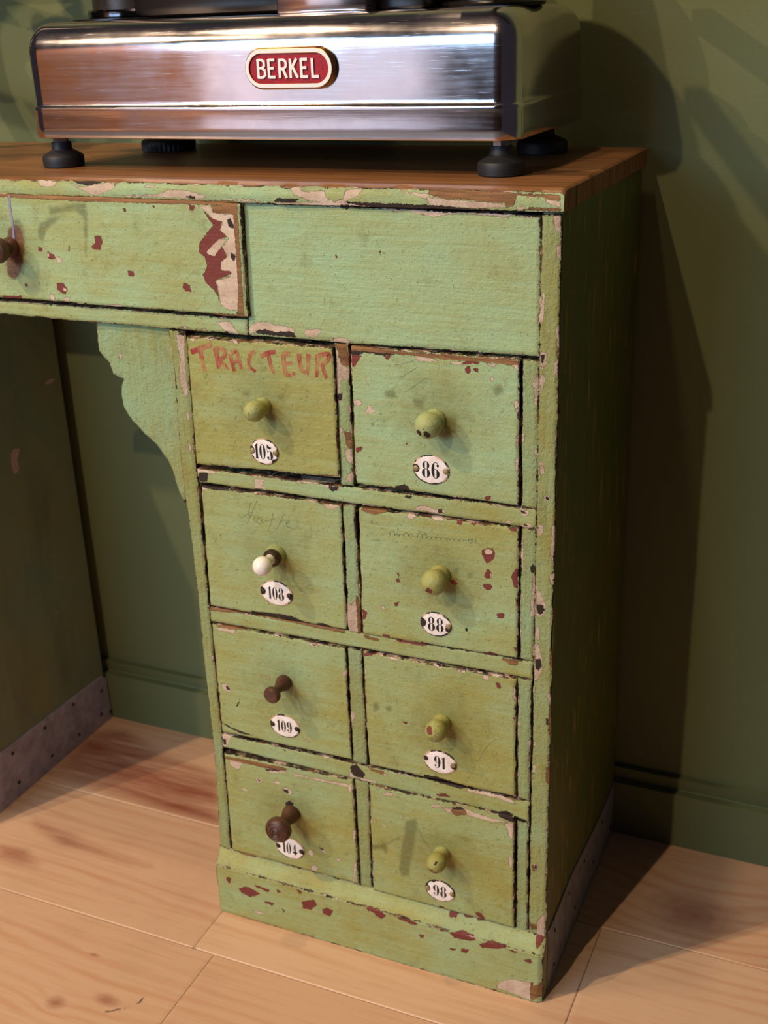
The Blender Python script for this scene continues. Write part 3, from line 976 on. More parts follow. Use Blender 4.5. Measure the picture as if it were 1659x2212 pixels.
# ------------------------------------------------------------------ setting: floor, walls, baseboard
WALL_Y = 0.334
def build_floor():
    seams = [WALL_Y + 0.02, 0.1315, -0.0835, -0.2985, -0.5135, -0.7285, -1.0, -4.2]
    joints = {0: [-1.05], 1: [0.033, -0.419], 2: [-0.3895], 3: [-0.9, 0.05]}
    X0, X1 = -4.0, 1.6
    knots = [(0.134, 0.193, 0.060, 0.045), (-0.468, -0.193, 0.022, 0.010), (-0.521, -0.218, 0.014, 0.012), (-0.525, -0.138, 0.010, 0.004)]
    cracks = [[FL(*px('F', 530, 1625)) if False else (-0.40, -0.205)]]
    V = []; F = []; A = {k: [] for k in ('grain', 'plank', 'heart', 'knot', 'crack')}
    def crop(x, y): return FL(x / 2.37, 1500 + y / 2.37)
    crk = [crop(530, 1625), crop(620, 1612), crop(680, 1595), crop(720, 1570), crop(745, 1548)]
    heart = [[crop(480, 190), crop(640, 190), crop(900, 330), crop(1120, 420), crop(1130, 660), crop(850, 590), crop(560, 500), crop(260, 400)],
             [crop(0, 780), crop(120, 800), crop(180, 880), crop(100, 870), crop(0, 830)],
             [crop(180, 650), crop(420, 750), crop(760, 880), crop(640, 860), crop(330, 770), crop(200, 690)]]
    heart = [np.array(h) for h in heart]
    rg = np.random.default_rng(3)
    for pi in range(len(seams) - 1):
        y1, y0 = seams[pi] - 0.0002, seams[pi + 1] + 0.0002
        js = [X0] + sorted(joints.get(pi, [])) + [X1]
        for a, b in zip(js[:-1], js[1:]):
            a2 = a + 0.0003; b2 = b - 0.0003
            vis = pi < 5
            if vis:
                st = 0.006
                xs = np.concatenate([np.arange(a2, -1.3, 0.3), np.arange(max(a2, -1.3), min(b2, 0.75), st), np.arange(max(a2, 0.75), b2, 0.3), [b2]])
                xs = np.unique(np.round(xs, 6)); xs = xs[(xs >= a2 - 1e-6) & (xs <= b2 + 1e-6)]
                ys = np.concatenate([[y0, y0 + 0.0014], np.linspace(y0 + 0.006, y1 - 0.006, int((y1 - y0) / st) - 1), [y1 - 0.0014, y1]])
            else:
                xs = np.array([a2, b2]); ys = np.array([y0, y1])
            U, W = np.meshgrid(xs, ys)
            n0 = len(V)
            nx, ny = len(xs), len(ys)
            zz = np.zeros(U.shape)
            zz[0, :] = zz[-1, :] = -0.0011; zz[:, 0] = zz[:, -1] = -0.0006
            V += np.stack([U, W, zz], -1).reshape(-1, 3).tolist()
            idx = n0 + np.arange(nx * ny).reshape(ny, nx)
            F += np.stack([idx[:-1, :-1], idx[:-1, 1:], idx[1:, 1:], idx[1:, :-1]], -1).reshape(-1, 4).tolist()
            x = U.ravel(); y = W.ravel()
            off = rg.uniform(0, 5)
            gr = y + off + 0.02 * np.sin(x * 2.3 + off) + 0.012 * x
            kn = np.full(len(x), 9.0)
            for kx, ky, rx, ry in knots:
                if not (y0 - 0.02 < ky < y1 + 0.02): continue
                d = np.hypot((x - kx) / rx, (y - ky) / ry)
                kn = np.minimum(kn, d)
                gr = gr + np.sign(y - ky) * 0.0 + 0.035 * ry / 0.03 * np.exp(-(d / 2.2) ** 2)
            he = np.zeros(len(x))
            for h in heart:
                s = poly_sd(np.stack([x, y], 1), h)
                he = np.maximum(he, np.clip(0.5 - s / 0.02, 0, 1))
            cr = np.full(len(x), 20.0)
            for p0, p1 in zip(crk[:-1], crk[1:]):
                p0 = np.array(p0); e = np.array(p1) - p0; w = np.stack([x, y], 1) - p0
                t = np.clip(w @ e / (e @ e), 0, 1)
                cr = np.minimum(cr, np.linalg.norm(w - t[:, None] * e, axis=1) * 1000 - 1.5)
            A['grain'] += gr.tolist(); A['plank'] += [rg.uniform(0, 1)] * len(x)
            A['heart'] += he.tolist(); A['knot'] += kn.tolist(); A['crack'] += cr.tolist()
    # the sub-floor seen down the seams
    n0 = len(V)
    V += [(X0, -4.2, -0.004), (X1, -4.2, -0.004), (X1, WALL_Y + 0.02, -0.004), (X0, WALL_Y + 0.02, -0.004)]
    F.append([n0, n0 + 1, n0 + 2, n0 + 3])
    for k in A: A[k] += [20.0 if k in ('crack', 'knot') else 0.5] * 4
    mi = [0] * (len(F) - 1) + [1]
    o = mesh_obj('floor', V, F, [M_FLOOR, M_HOLLOW], None, origin=(0, 0, 0), midx=mi, attrs=A, smooth=False)
    o['kind'] = 'structure'
    o['label'] = 'pale pine plank floor'
    return o
build_floor()

def struct(name, V, F, mat):
    o = mesh_obj(name, V, F, mat, None, smooth=False)
    o['kind'] = 'structure'
    return o
struct('wall_back', *box(-4.0, 1.6, WALL_Y, WALL_Y + 0.1, -0.004, 3.1, 0), M_WALL)
struct('wall_front', *box(-6.5, 1.6, -4.3, -4.2, -0.004, 3.1, 0), M_BROWN)
bb = [(0.0, 0.0), (0.0, 0.081), (0.0105, 0.0815), (0.0115, 0.083), (0.0075, 0.101), (0.018, 0.101), (0.018, 0.0)]
Vb = []; Fb = []
for xx in (-4.0, 1.6):
    Vb += [(xx, WALL_Y - 0.016 + a, b) for a, b in bb]
nb = len(bb)
Fb = [list(range(nb)), list(range(2 * nb - 1, nb - 1, -1))] + [[i, (i + 1) % nb, nb + (i + 1) % nb, nb + i] for i in range(nb)]
struct('baseboard_back', Vb, Fb, M_BASE)

# ------------------------------------------------------------------ the desk
desk = empty('pedestal_desk', (-0.42, 0.16, 0.0), 'old green painted desk with chipped number-plated drawers on pine floor', 'desk')
DB = 0.316                      # back of the desk
XL = -0.826                     # inner face of the left pedestal

def quad_top():
    # worktop: front edge as a board, upper face and right end in one mesh
    z1 = 0.900; z0 = 0.8805; yf = -0.0035; x1 = 0.0025; x0 = -1.32; yb = 0.322
    nx, ny = 300, 60
    xs = np.concatenate([[x0, -1.0], np.linspace(-0.72, x1, nx)]); ys = np.linspace(yf, yb, ny)
    U, W = np.meshgrid(xs, ys)
    wx = np.interp(xs, np.linspace(x0, x1, 90), rng.normal(0, 1, 90)) * 0.0006
    Z = np.full(U.shape, z1); Z[0, :] += -0.0022 - np.abs(wx) * 2; Z[:, -1] -= 0.002
    Z[0, -1] -= 0.001
    W = W.copy(); W[0, :] += wx
    top = np.stack([U, W, Z], -1)
    V = top.reshape(-1, 3).tolist()
    n = len(xs)
    idx = np.arange(n * ny).reshape(ny, n)
    F = np.stack([idx[:-1, :-1], idx[:-1, 1:], idx[1:, 1:], idx[1:, :-1]], -1).reshape(-1, 4).tolist()
    mi = [0] * len(F)
    e = np.minimum(W - yf, x1 - U).ravel() * 1000
    A = {'edge': e.tolist(), 'tint': [0.0] * len(V)}
    # front edge, gridded
    nz = 12
    n0 = len(V)
    zs = np.linspace(0, 1, nz)
    rows = []
    for j in range(1, nz):
        b = top[0].copy()
        b[:, 2] = top[0][:, 2] + (z0 - top[0][:, 2]) * zs[j]
        b[:, 1] -= 0.0012 * math.sin(zs[j] * math.pi)
        rows.append(b)
    prev = idx[0]
    for j, b in enumerate(rows):
        s = len(V); V += b.tolist()
        cur = np.arange(s, s + n)
        F += np.stack([prev[:-1], cur[:-1], cur[1:], prev[1:]], -1).tolist()
        mi += [1] * (n - 1)
        A['edge'] += [min(zs[j + 1], 1 - zs[j + 1]) * 19.0] * n
        A['tint'] += [-0.1] * n
        prev = cur
    low = prev
    # right end
    s = len(V); V += [(x1, W[k, -1], z0) for k in range(1, ny)]
    A['edge'] += [5.0] * (ny - 1); A['tint'] += [0] * (ny - 1)
    lowr = [int(low[-1])] + list(range(s, s + ny - 1))
    for k in range(ny - 1):
        F.append([int(idx[k, -1]), lowr[k], lowr[k + 1], int(idx[k + 1, -1])]); mi.append(2)
    # under face and back
    s = len(V); V += [(x0, yf, z0), (x0, yb, z0)]
    A['edge'] += [5, 5]; A['tint'] += [0, 0]
    F.append([int(a) for a in low] + lowr[1:] + [s + 1]); mi.append(0)
    F.append([int(a) for a in idx[-1]][::-1] + [s + 1, lowr[-1]]); mi.append(0)
    F.append([int(idx[k, 0]) for k in range(ny)][::-1] + [int(r) for r in [low[0]]] + [s + 1]); mi.append(0)
    V = np.array(V)
    dm = damage(V[:, [0, 2]])
    A.update(dm)
    return mesh_obj('worktop', V, F, [M_TOP, M_PAINT, M_END], desk, midx=mi, attrs=A, sharp=0.8)
quad_top()

# side panel of the right pedestal, with its metal strip
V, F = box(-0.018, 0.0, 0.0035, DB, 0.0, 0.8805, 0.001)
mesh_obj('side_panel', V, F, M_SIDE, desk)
mbz = MB()
zz_ = [(0.006, 0.0), (0.006, 0.088), (0.10, 0.094), (0.243, 0.080), (0.312, 0.083), (0.312, 0.0)]
nz_ = len(zz_)
mbz.add([(0.0015, a, b) for a, b in zz_] + [(0.0, a, b) for a, b in zz_], [list(range(nz_)), list(range(2 * nz_ - 1, nz_ - 1, -1))] + [[i, (i + 1) % nz_, nz_ + (i + 1) % nz_, nz_ + i] for i in range(nz_)], 0)
for a, b in [(0.03, 0.07), (0.03, 0.02), (0.09, 0.075), (0.12, 0.03), (0.16, 0.07), (0.21, 0.03), (0.25, 0.065), (0.30, 0.02)]:
    mbz.add(*lathe([(0, 0.0026), (0.0008, 0.0024), (0.0012, 0.001)], (0.0014, a, b), (1, 0, 0), 12), 1)
mbz.build('metal_strip', [M_ZINC, M_NAIL], desk, label='grey metal strip nailed along the foot of the right side')
V, F = box(-0.417, -0.400, 0.012, DB, 0.0, 0.8805, 0.001)
mesh_obj('side_panel', V, F, M_INNER, desk)
V, F = box(-0.4, -0.018, DB - 0.008, DB, 0.0, 0.8805, 0)
mesh_obj('back_panel', V, F, M_HOLLOW, desk)
# dark carcass behind the drawers
V, F = box(-0.400, -0.018, 0.024, 0.03, 0.02, 0.8805, 0)
mesh_obj('carcass', V, F, M_HOLLOW, desk)

# left pedestal
xs = np.linspace(0, DB - 0.004, 60); zs = np.linspace(0.0, 0.735, 130)
U, W = np.meshgrid(xs, zs)
Vp = np.stack([np.full(U.shape, XL), U, W], -1).reshape(-1, 3)
idx = np.arange(len(Vp)).reshape(len(zs), len(xs))
Fp = np.stack([idx[:-1, :-1], idx[:-1, 1:], idx[1:, 1:], idx[1:, :-1]], -1).reshape(-1, 4).tolist()
n0 = len(Vp)
Vp = np.vstack([Vp, [(XL - 0.018, a, b) for a, b in ((0, 0), (DB - 0.004, 0), (DB - 0.004, 0.735), (0, 0.735))]])
nx_ = len(xs)
r0 = [int(i) for i in idx[0]]; r1 = [int(i) for i in idx[-1]]; c0 = [int(i) for i in idx[:, 0]]; c1 = [int(i) for i in idx[:, -1]]
Fp += [r0 + [n0 + 1, n0], r1[::-1] + [n0 + 3, n0 + 2], c0 + [n0 + 3, n0], c1 + [n0 + 2, n0 + 1], [n0, n0 + 1, n0 + 2, n0 + 3]]
def SP(u, v):
    q = un(u, v, 0, XL); return (q[1], q[2])
def c7(x, y): return SP(x / 2.0104, 660 + y / 2.0104)
pk = [[c7(45, 650), c7(60, 620), c7(88, 625), c7(75, 660), c7(82, 720), c7(60, 735), c7(50, 690)], [c7(195, 330), c7(240, 310), c7(230, 335), c7(200, 345)],
      [c7(200, 680), c7(212, 672), c7(208, 695)], [c7(230, 1325), c7(255, 1322), c7(250, 1345)]]
sdp = np.full(len(Vp), 20.0)
for Q in pk:
    sdp = np.minimum(sdp, poly_sd(Vp[:, 1:3], np.array(Q)) * 1000)
mesh_obj('side_panel', Vp, Fp, M_INNER, desk, attrs={'pink': sdp}, label='dull green inner side of the left pedestal', smooth=False)
mbz = MB()
lz = [(-0.0, 0.0), (0.0, 0.091), (0.306, 0.083), (0.316, 0.074), (0.316, 0.0)]
nz_ = len(lz)
mbz.add([(XL + 0.002, a, b) for a, b in lz] + [(XL, a, b) for a, b in lz], [list(range(nz_)), list(range(2 * nz_ - 1, nz_ - 1, -1))] + [[i, (i + 1) % nz_, nz_ + (i + 1) % nz_, nz_ + i] for i in range(nz_)], 0)
for u, v in [(156, 1521), (217, 1542), (236, 1536), (94, 1572), (169, 1586), (25, 1627), (110, 1632), (39, 1689), (217, 1492)]:
    a, b = SP(u, v)
    mbz.add(*lathe([(0, 0.003), (0.0008, 0.0028), (0.0014, 0.001)], (XL + 0.002, a, b), (1, 0, 0), 12), 1)
mbz.build('metal_strip', [M_ZINC_COOLLIT, M_NAIL], desk, label='galvanised strip, cool light painted in its colour, nailed along the foot of the left pedestal')
V, F = box(XL - 0.42, XL - 0.40, 0.0, DB, 0.0, 0.8805, 0.001)
mesh_obj('side_panel', V, F, M_SIDE, desk)
V, F = box(XL - 0.399, XL - 0.019, 0.022, DB - 0.003, 0.01, 0.735, 0)
mesh_obj('carcass', V, F, M_HOLLOW, desk)
board('stile', [(XL - 0.03, 0.735), (XL, 0.735), (XL, 0.0), (XL - 0.03, 0.0)], 0.0, 0.018, desk, M_STILE, pxc=False, holes=False, step=0.006)
board('front_panel', [(XL - 0.42, 0.735), (XL - 0.031, 0.735), (XL - 0.031, 0.0), (XL - 0.42, 0.0)], 0.002, 0.018, desk, M_PANEL, pxc=False, holes=False, step=0.01)

# front frame of the right pedestal
ST = 0.0
board('stile', [(1170, 463), (1213, 463), (1178, 2028), (1142, 2018)], ST, 0.018, desk, M_STILE, tint=0.25, wob=0.0004)
poly_board('stile', [FR(363, 712), FR(399, 716), FR(403, 740), FR(423, 1008), FR(451, 1308), FR(478, 1584), FR(499, 1838), FR(476, 1830), FR(472, 1780), FR(463, 1635), FR(438, 1406), FR(428, 1297), FR(410, 1143), FR(396, 1050), FR(390, 997), FR(382, 897), FR(376, 804), FR(366, 737)], ST, 0.018, desk, M_STILE, tint=0.1)
# panel beside the wide drawer, and the rail below the wide drawer
panel = [FR(522, 437), FR(1168, 466), FR(1165, 771), FR(960, 757), FR(752, 743), FR(722, 739), FR(560, 727), FR(535, 725), FR(535, 689), FR(528, 560)]
poly_board('front_panel', panel, 0.0005, 0.018, desk, M_PANEL, tint=-0.30)
rl = board('rail', [(-130, 640), (534.3, 690), (534.5, 725), (-130, 667)], -0.0005, 0.018, desk, M_PAINT, tint=0.05)
# carved bracket, set back a little
br_px = [(206, 690), (212, 758), (222, 771), (233, 781), (239, 795), (243, 808), (252, 814), (266, 819), (262, 832), (261, 845), (262, 860), (266, 878), (274, 893), (284, 909), (297, 922), (309, 936), (325, 949), (339, 963), (351, 980), (363, 997), (369, 1010), (374, 1025), (378, 1038), (385, 1060), (398, 1088), (404, 1050), (396, 900), (384, 712)]
poly_board('bracket', [FR(*q, 0.007) for q in br_px], 0.007, 0.014, desk, M_STILE, tint=-0.25, label='scalloped green bracket in the upper corner of the knee hole')

# rails between the drawers, dividers and the narrow upright strip on the right
board('rail', [(424, 1013), (1162, 1101), (1158, 1142), (429, 1042)], ST + 0.0003, 0.018, desk, tint=0.0)
board('rail', [(453, 1312), (1152, 1430), (1150, 1468), (455, 1342)], ST + 0.0003, 0.018, desk, tint=0.2)
board('rail', [(479, 1586), (1145, 1733), (1141, 1776), (482, 1614)], ST + 0.0003, 0.018, desk, tint=0.2)
board('divider', [(722.5, 742), (751.5, 744), (764, 1050), (736, 1048)], ST, 0.018, desk, M_STILE, tint=-0.2)
board('divider', [(740, 1091), (767.5, 1095), (779.5, 1370), (752.5, 1366)], ST, 0.018, desk, M_STILE, tint=-0.2)
board('divider', [(750, 1401), (780.5, 1406), (793, 1653), (763, 1646)], ST, 0.018, desk, M_STILE, tint=0.0)
board('divider', [(766, 1684), (795.5, 1690), (803, 1922), (779.5, 1915)], ST, 0.018, desk, M_STILE, tint=0.1)
board('strip', [(1128.5, 777), (1164, 779), (1161, 1100), (1125.5, 1096)], ST, 0.018, desk, M_STILE, tint=-0.1)
board('strip', [(1125.5, 1140), (1158, 1144), (1151, 1428), (1122.5, 1424)], ST, 0.018, desk, M_STILE, tint=-0.1)
board('strip', [(1119, 1466), (1149, 1470), (1143, 1731), (1117, 1725)], ST, 0.018, desk, M_STILE, tint=-0.1)
board('strip', [(1116, 1771), (1141, 1778), (1139, 2016), (1115, 2010)], ST, 0.018, desk, M_STILE, tint=-0.1)

# plinth with its sloping top
def plinth():
    x0, x1 = -0.4225, 0.0
    prof = [(0.014, 0.0), (-0.0145, 0.0), (-0.0145, 0.067), (-0.012, 0.070), (0.0005, 0.0865), (0.014, 0.0865)]
    nx = 240
    pts = []; ed = []
    seg = [(1, 2, 36), (2, 3, 2), (3, 4, 12)]
    for a, b, k in seg:
        for t in np.linspace(0, 1, k, endpoint=False):
            p = np.array(prof[a]) * (1 - t) + np.array(prof[b]) * t
            pts.append(p)
    pts.append(np.array(prof[4]))
    pts = np.array(pts)
    dz = np.minimum(pts[:, 1], np.minimum(np.abs(pts[:, 1] - 0.0685) + 0.3e-3, 0.0865 - pts[:, 1]))
    xs = np.linspace(x0, x1, nx)
    V = []; A = {'edge': [], 'tint': []}
    tilt = lambda x: 1.0 + 0.045 * (x1 - x) / (x1 - x0)      # a touch taller on the left
    for j, p in enumerate(pts):
        for x in xs:
            corner = max(0.0, 0.005 - (x1 - x)) + max(0.0, 0.003 - (x - x0))
            V.append((x, p[0] + corner * 0.6 * (1 if p[0] < 0 else 0), p[1] * tilt(x)))
            A['edge'].append(1000 * min(dz[j], x1 - x, x - x0)); A['tint'].append(0.12)
    idx = np.arange(len(V)).reshape(len(pts), nx)
    F = np.stack([idx[:-1, :-1], idx[1:, :-1], idx[1:, 1:], idx[:-1, 1:]], -1).reshape(-1, 4).tolist()
    n0 = len(V)
    V += [(x0, 0.014, 0), (x1, 0.014, 0), (x1, 0.014, 0.0865), (x0, 0.014, 0.0865 * tilt(x0))]
    A['edge'] += [3.0] * 4; A['tint'] += [0.1] * 4
    F.append([int(i) for i in idx[0]] + [n0 + 1, n0]); F.append([int(i) for i in idx[-1]][::-1] + [n0 + 3, n0 + 2])
    F.append([int(i) for i in idx[:, 0]] + [n0 + 3, n0]); F.append([int(i) for i in idx[:, -1]] + [n0 + 2, n0 + 1])
    F.append([n0, n0 + 1, n0 + 2, n0 + 3])
    V = np.array(V)
    # chips were read on the plane y = 0; bring them to the plinth's own front
    def shift(Q):
        out = []
        for x, z in Q:
            d = np.array([x, 0.0, z]) - CP
            t = (-0.0145 - CP[1]) / d[1]
            q = CP + t * d
            out.append((q[0], q[2]))
        return np.array(out)
    lay = {k: [shift(Q) for Q in CHIPS[k] if Q[:, 1].max() < 0.10] for k in LAYERS}
    A.update(damage(V[:, [0, 2]], lay))
    return mesh_obj('plinth', V, F, M_PAINT, desk, attrs=A, sharp=0.5)
plinth()

# ------------------------------------------------------------------ drawers, knobs, number plates
def knob_painted(parent, head_px, base_px, d_head, tint, label=None):
    """round painted wooden knob: head and a short waist"""
    pro = 0.021
    hx, hz = FR(*head_px, parent['front'] - 0.0185)
    r = d_head / 2
    prof = [(-0.001, r * 0.80), (0.0015, r * 0.86), (0.004, r * 0.80), (0.0075, r * 0.72), (0.0105, r * 0.78), (0.013, r * 0.90), (0.0155, r * 0.98), (0.019, r * 1.0), (0.023, r * 0.93), (0.0265, r * 0.76), (0.029, r * 0.52), (0.0305, r * 0.26), (0.031, 0.0)]
    V, F = lathe(prof, (hx, parent['front'], hz), (0, -1, 0), 36)
    V = np.array(V)
    V[:, [0, 2]] += rng.normal(0, 0.00012, (len(V), 2))
    n = len(V)
    at = {k: np.full(n, 20.0) for k in LAYERS}
    c = V.mean(0)
    dx = V[:, 0] - hx; dz = V[:, 2] - hz
    for lay, ox, oz, rr in KNOB_CHIPS.get(parent['tag'], []):
        at[lay] = np.minimum(at[lay], (np.hypot(dx - ox * r, dz - oz * r) - rr * r) * 1000 + np.where(V[:, 1] > parent['front'] - 0.018, 8, 0))
    at['edge'] = np.full(n, 12.0); at['tint'] = np.full(n, tint)
    return mesh_obj('knob', V, F, M_PAINT, parent, attrs=at, label=label)

KNOB_CHIPS = {'105': [('pink', 0.1, -0.35, 0.12)], '86': [('dark', -0.45, -0.42, 0.28), ('dark', 0.22, -0.45, 0.24), ('pink', 0.05, -0.98, 0.16)],
              '88': [('red', -0.05, -0.30, 0.26), ('dark', -0.28, -0.40, 0.10), ('pink', 0.1, -0.75, 0.14)], '91': [('red', -0.30, 0.42, 0.32), ('stain', -0.2, -0.3, 0.16), ('pink', 0.4, 0.2, 0.12), ('pink', 0.4, -0.5, 0.14)],
              '98': [('wood', -0.35, -0.55, 0.5), ('wood', 0.1, -0.75, 0.4), ('dark', 0.25, 0.62, 0.12)]}

# numerals as outlines in a unit box (x to the right, z up, height 1)
def ell(cx, cz, rx, rz, a0, a1, n=18):
    return [(cx + rx * math.cos(math.radians(a)), cz + rz * math.sin(math.radians(a))) for a in np.linspace(a0, a1, n)]
def crescent(cx, cz, rx, rz, xi, side, a0=-90, a1=90):
    """half-moon: outer half ellipse, straight inner edge at distance xi"""
    k = math.degrees(math.acos(min(1, xi / rx)))
    if side > 0: return ell(cx, cz, rx, rz, max(-k, a0), min(k, a1))
    return ell(cx, cz, rx, rz, 180 - min(k, a1), 180 + min(k, -a0))
def hair(path, w=0.035):
    P = np.array(path); T = np.gradient(P, axis=0); T /= np.linalg.norm(T, axis=1)[:, None] + 1e-9
    N = np.stack([-T[:, 1], T[:, 0]], 1) * w / 2
    return [tuple(a) for a in P + N] + [tuple(a) for a in (P - N)[::-1]]
def numeral(ch):
    if ch == '0':
        return [crescent(0.0, 0.5, 0.27, 0.5, 0.075, 1), crescent(0.0, 0.5, 0.27, 0.5, 0.075, -1), hair(ell(0, 0.5, 0.26, 0.49, 60, 120, 10)), hair(ell(0, 0.5, 0.26, 0.49, 240, 300, 10))], 0.62
    if ch == '1':
        return [[(-0.09, 0.0), (0.10, 0.0), (0.10, 1.0), (0.03, 1.0), (-0.16, 0.86), (-0.16, 0.82), (-0.09, 0.85)]], 0.42
    if ch == '8':
        return [crescent(0, 0.76, 0.24, 0.24, 0.075, 1), crescent(0, 0.76, 0.24, 0.24, 0.075, -1), crescent(0, 0.28, 0.29, 0.28, 0.075, 1), crescent(0, 0.28, 0.29, 0.28, 0.075, -1),
                hair(ell(0, 0.76, 0.23, 0.23, 60, 120, 8)), hair(ell(0, 0.52, 0.12, 0.012, 0, 180, 6)), hair(ell(0, 0.28, 0.28, 0.27, 240, 300, 8))], 0.66
    if ch in '69':
        s = [crescent(0, 0.5, 0.28, 0.5, 0.07, -1), crescent(0, 0.29, 0.28, 0.29, 0.07, 1), hair(ell(0, 0.29, 0.25, 0.28, 50, 110, 8)), hair(ell(0.02, 0.5, 0.26, 0.49, 55, 118, 10)), ell(0.16, 0.80, 0.085, 0.085, 0, 340, 14), hair(ell(0, 0.5, 0.26, 0.49, 240, 300, 8))]
        if ch == '9':
            s = [[(-a, 1 - b) for a, b in q] for q in s]
        return s, 0.66
    if ch == '5':
        return [[(-0.22, 1.0), (-0.19, 0.80), (-0.02, 0.70), (0.10, 0.74), (0.16, 0.86), (0.08, 0.84), (0.0, 0.86), (-0.10, 0.94)], hair([(-0.21, 1.0), (-0.21, 0.75), (-0.21, 0.5)], 0.03), hair(ell(-0.02, 0.3, 0.2, 0.3, 40, 150, 10)), crescent(-0.02, 0.30, 0.28, 0.31, 0.07, 1), ell(-0.16, 0.14, 0.09, 0.09, 0, 340, 12), hair(ell(-0.02, 0.3, 0.24, 0.29, 215, 300, 10))], 0.64
    if ch == '4':
        return [[(-0.02, 0.0), (0.15, 0.0), (0.15, 1.0), (0.06, 1.0), (-0.02, 0.86)], [(-0.22, 0.14), (0.30, 0.14), (0.30, 0.30), (-0.22, 0.30)], hair([(-0.20, 0.26), (-0.06, 0.6), (0.06, 0.97)], 0.035)], 0.62

def number_plate(parent, centre_px, text, w=0.0385, h=0.0305, th=0.0014, chips=(), screws=('rust', 'rust'), ht=0.0152, rot=0.0, xs=1.0, squash=0.0):
    y0 = parent['front']
    cx, cz = FR(*centre_px, y0 - th)
    # slightly domed oval plate
    nr, na = 16, 64
    V = []; E = []; CH = []
    for i in range(nr + 1):
        s = i / nr
        for k in range(na):
            a = 2 * math.pi * k / na
            x = math.cos(a) * w / 2 * s; z = math.sin(a) * h / 2 * s
            dome = th * (1 - 0.55 * s ** 4) + 0.0002
            V.append((cx + x, y0 - dome, cz + z)); E.append((1 - s) * h / 2 * 1000)
            c = 20.0
            for ox, oz, rr in chips:
                c = min(c, (math.hypot(x / (w / 2) - ox, (z - oz * h / 2) / (w / 2)) - rr) * w / 2 * 1000)
            CH.append(c)
    F = []
    for i in range(nr):
        for k in range(na):
            F.append([i * na + k, (i + 1) * na + k, (i + 1) * na + (k + 1) % na, i * na + (k + 1) % na])
    n0 = len(V)
    for k in range(na):
        a = 2 * math.pi * k / na
        V.append((cx + math.cos(a) * w / 2, y0 + 0.0002, cz + math.sin(a) * h / 2)); E.append(0); CH.append(20)
        F.append([nr * na + k, n0 + k, n0 + (k + 1) % na, nr * na + (k + 1) % na])
    mb = MB(); mb.add(V, F, 0)
    # numerals
    gl = [numeral(c) for c in text]
    tot = sum(a for _, a in gl)
    x = -tot / 2
    for outl, adv in gl:
        for o in outl:
            pts = []
            for a, b in o:
                qx = (x + adv / 2 + a) * ht * xs; qz = (b - 0.5) * ht
                pts.append((cx + qx, cz + qz))
            mb.add(*slab(pts, y0 - th - 0.00005, 0.00022), 1)
        x += adv
    for sgn, kind in zip((-1, 1), screws):
        if kind is None: continue
        mi = 2 if kind == 'paint' else 3
        mb.add(*lathe([(0, 0.0030), (0.0010, 0.0029), (0.0018, 0.0018), (0.0020, 0.0)], (cx + sgn * w * 0.405, y0 - th * 0.7, cz), (0, -1, 0), 16), mi)
    E += [9.0] * (len(mb.v) - len(E)); CH += [20.0] * (len(mb.v) - len(CH))
    return mb.build('number_plate', [M_ENAMEL, M_INK, M_SCREW, M_RUSTSCREW], parent, attrs={'edge': E, 'chip': CH}, label='white oval enamel plate with black numerals ' + text)

HAND = {'105': (575, 885), '86': (945, 905), '108': (595, 1200), '88': (950, 1250), '109': (610, 1495), '91': (960, 1575), '104': (625, 1770), '98': (955, 1850), 'wide': (20, 545)}
def drawer(tag, corners, yf, tint, mat=None):
    o = board('drawer', corners, yf, 0.02, desk, mat or M_PAINT, tint=tint, step=0.0015, hand=HAND[tag])
    o['tag'] = tag; o['front'] = yf
    return o

D = {}
D['105'] = drawer('105', [(402.5, 728), (719, 752), (733, 1032), (423.5, 1002)], -0.0035, 0.55)
D['86'] = drawer('86', [(757, 748), (1122.5, 777), (1119.5, 1093), (768, 1044)], -0.002, -0.22)
D['108'] = drawer('108', [(434, 1049), (736, 1092), (748.5, 1362), (453.5, 1308)], -0.001, 0.08)
D['88'] = drawer('88', [(773.5, 1098), (1121, 1141), (1117.5, 1423), (783, 1370)], -0.0015, 0.10)
D['109'] = drawer('109', [(457, 1347), (745.5, 1401), (760, 1642), (480, 1581)], -0.0015, 0.18)
D['91'] = drawer('91', [(784, 1409), (1114, 1467), (1113, 1722), (797, 1652)], -0.0015, 0.28)
D['104'] = drawer('104', [(484, 1627), (761.5, 1686), (775, 1910), (500.5, 1836)], -0.003, 0.28)
D['98'] = drawer('98', [(797.5, 1695), (1111, 1766), (1109.5, 2005), (806, 1923)], -0.0035, 0.22)
LBL = {'105': 'drawer daubed with a red word', '104': 'drawer with the largest dark turned knob', '108': 'drawer with a white porcelain knob'}
for k, o in D.items():
    if k in LBL: o['label'] = LBL[k]

wide = drawer('wide', [(-130, 413), (518, 439), (533, 685), (-130, 632)], -0.006, -0.05)

knob_painted(D['105'], (550, 888), None, 0.0215, 0.65)
knob_painted(D['86'], (925, 919), None, 0.0260, -0.05)
knob_painted(D['88'], (937, 1258), None, 0.0264, 0.35)
knob_painted(D['91'], (942, 1579), None, 0.0236, 0.55)
knob_painted(D['98'], (943, 1864), None, 0.0220, 0.45)

def mushroom(parent, head_px, pro, prof, mats, label, seg=None, n=44):
    hx, hz = FR(*head_px, parent['front'] - pro)
    mb = MB()
    for pr_, mi in prof:
        mb.add(*lathe(pr_, (hx, parent['front'], hz), (0, -1, 0), n), mi)
    nv = len(mb.v)
    at = {k: np.full(nv, 20.0) for k in LAYERS}; at['edge'] = np.full(nv, 10.0); at['tint'] = np.full(nv, 0.4)
    return mb.build('knob', mats, parent, attrs=at, label=label)
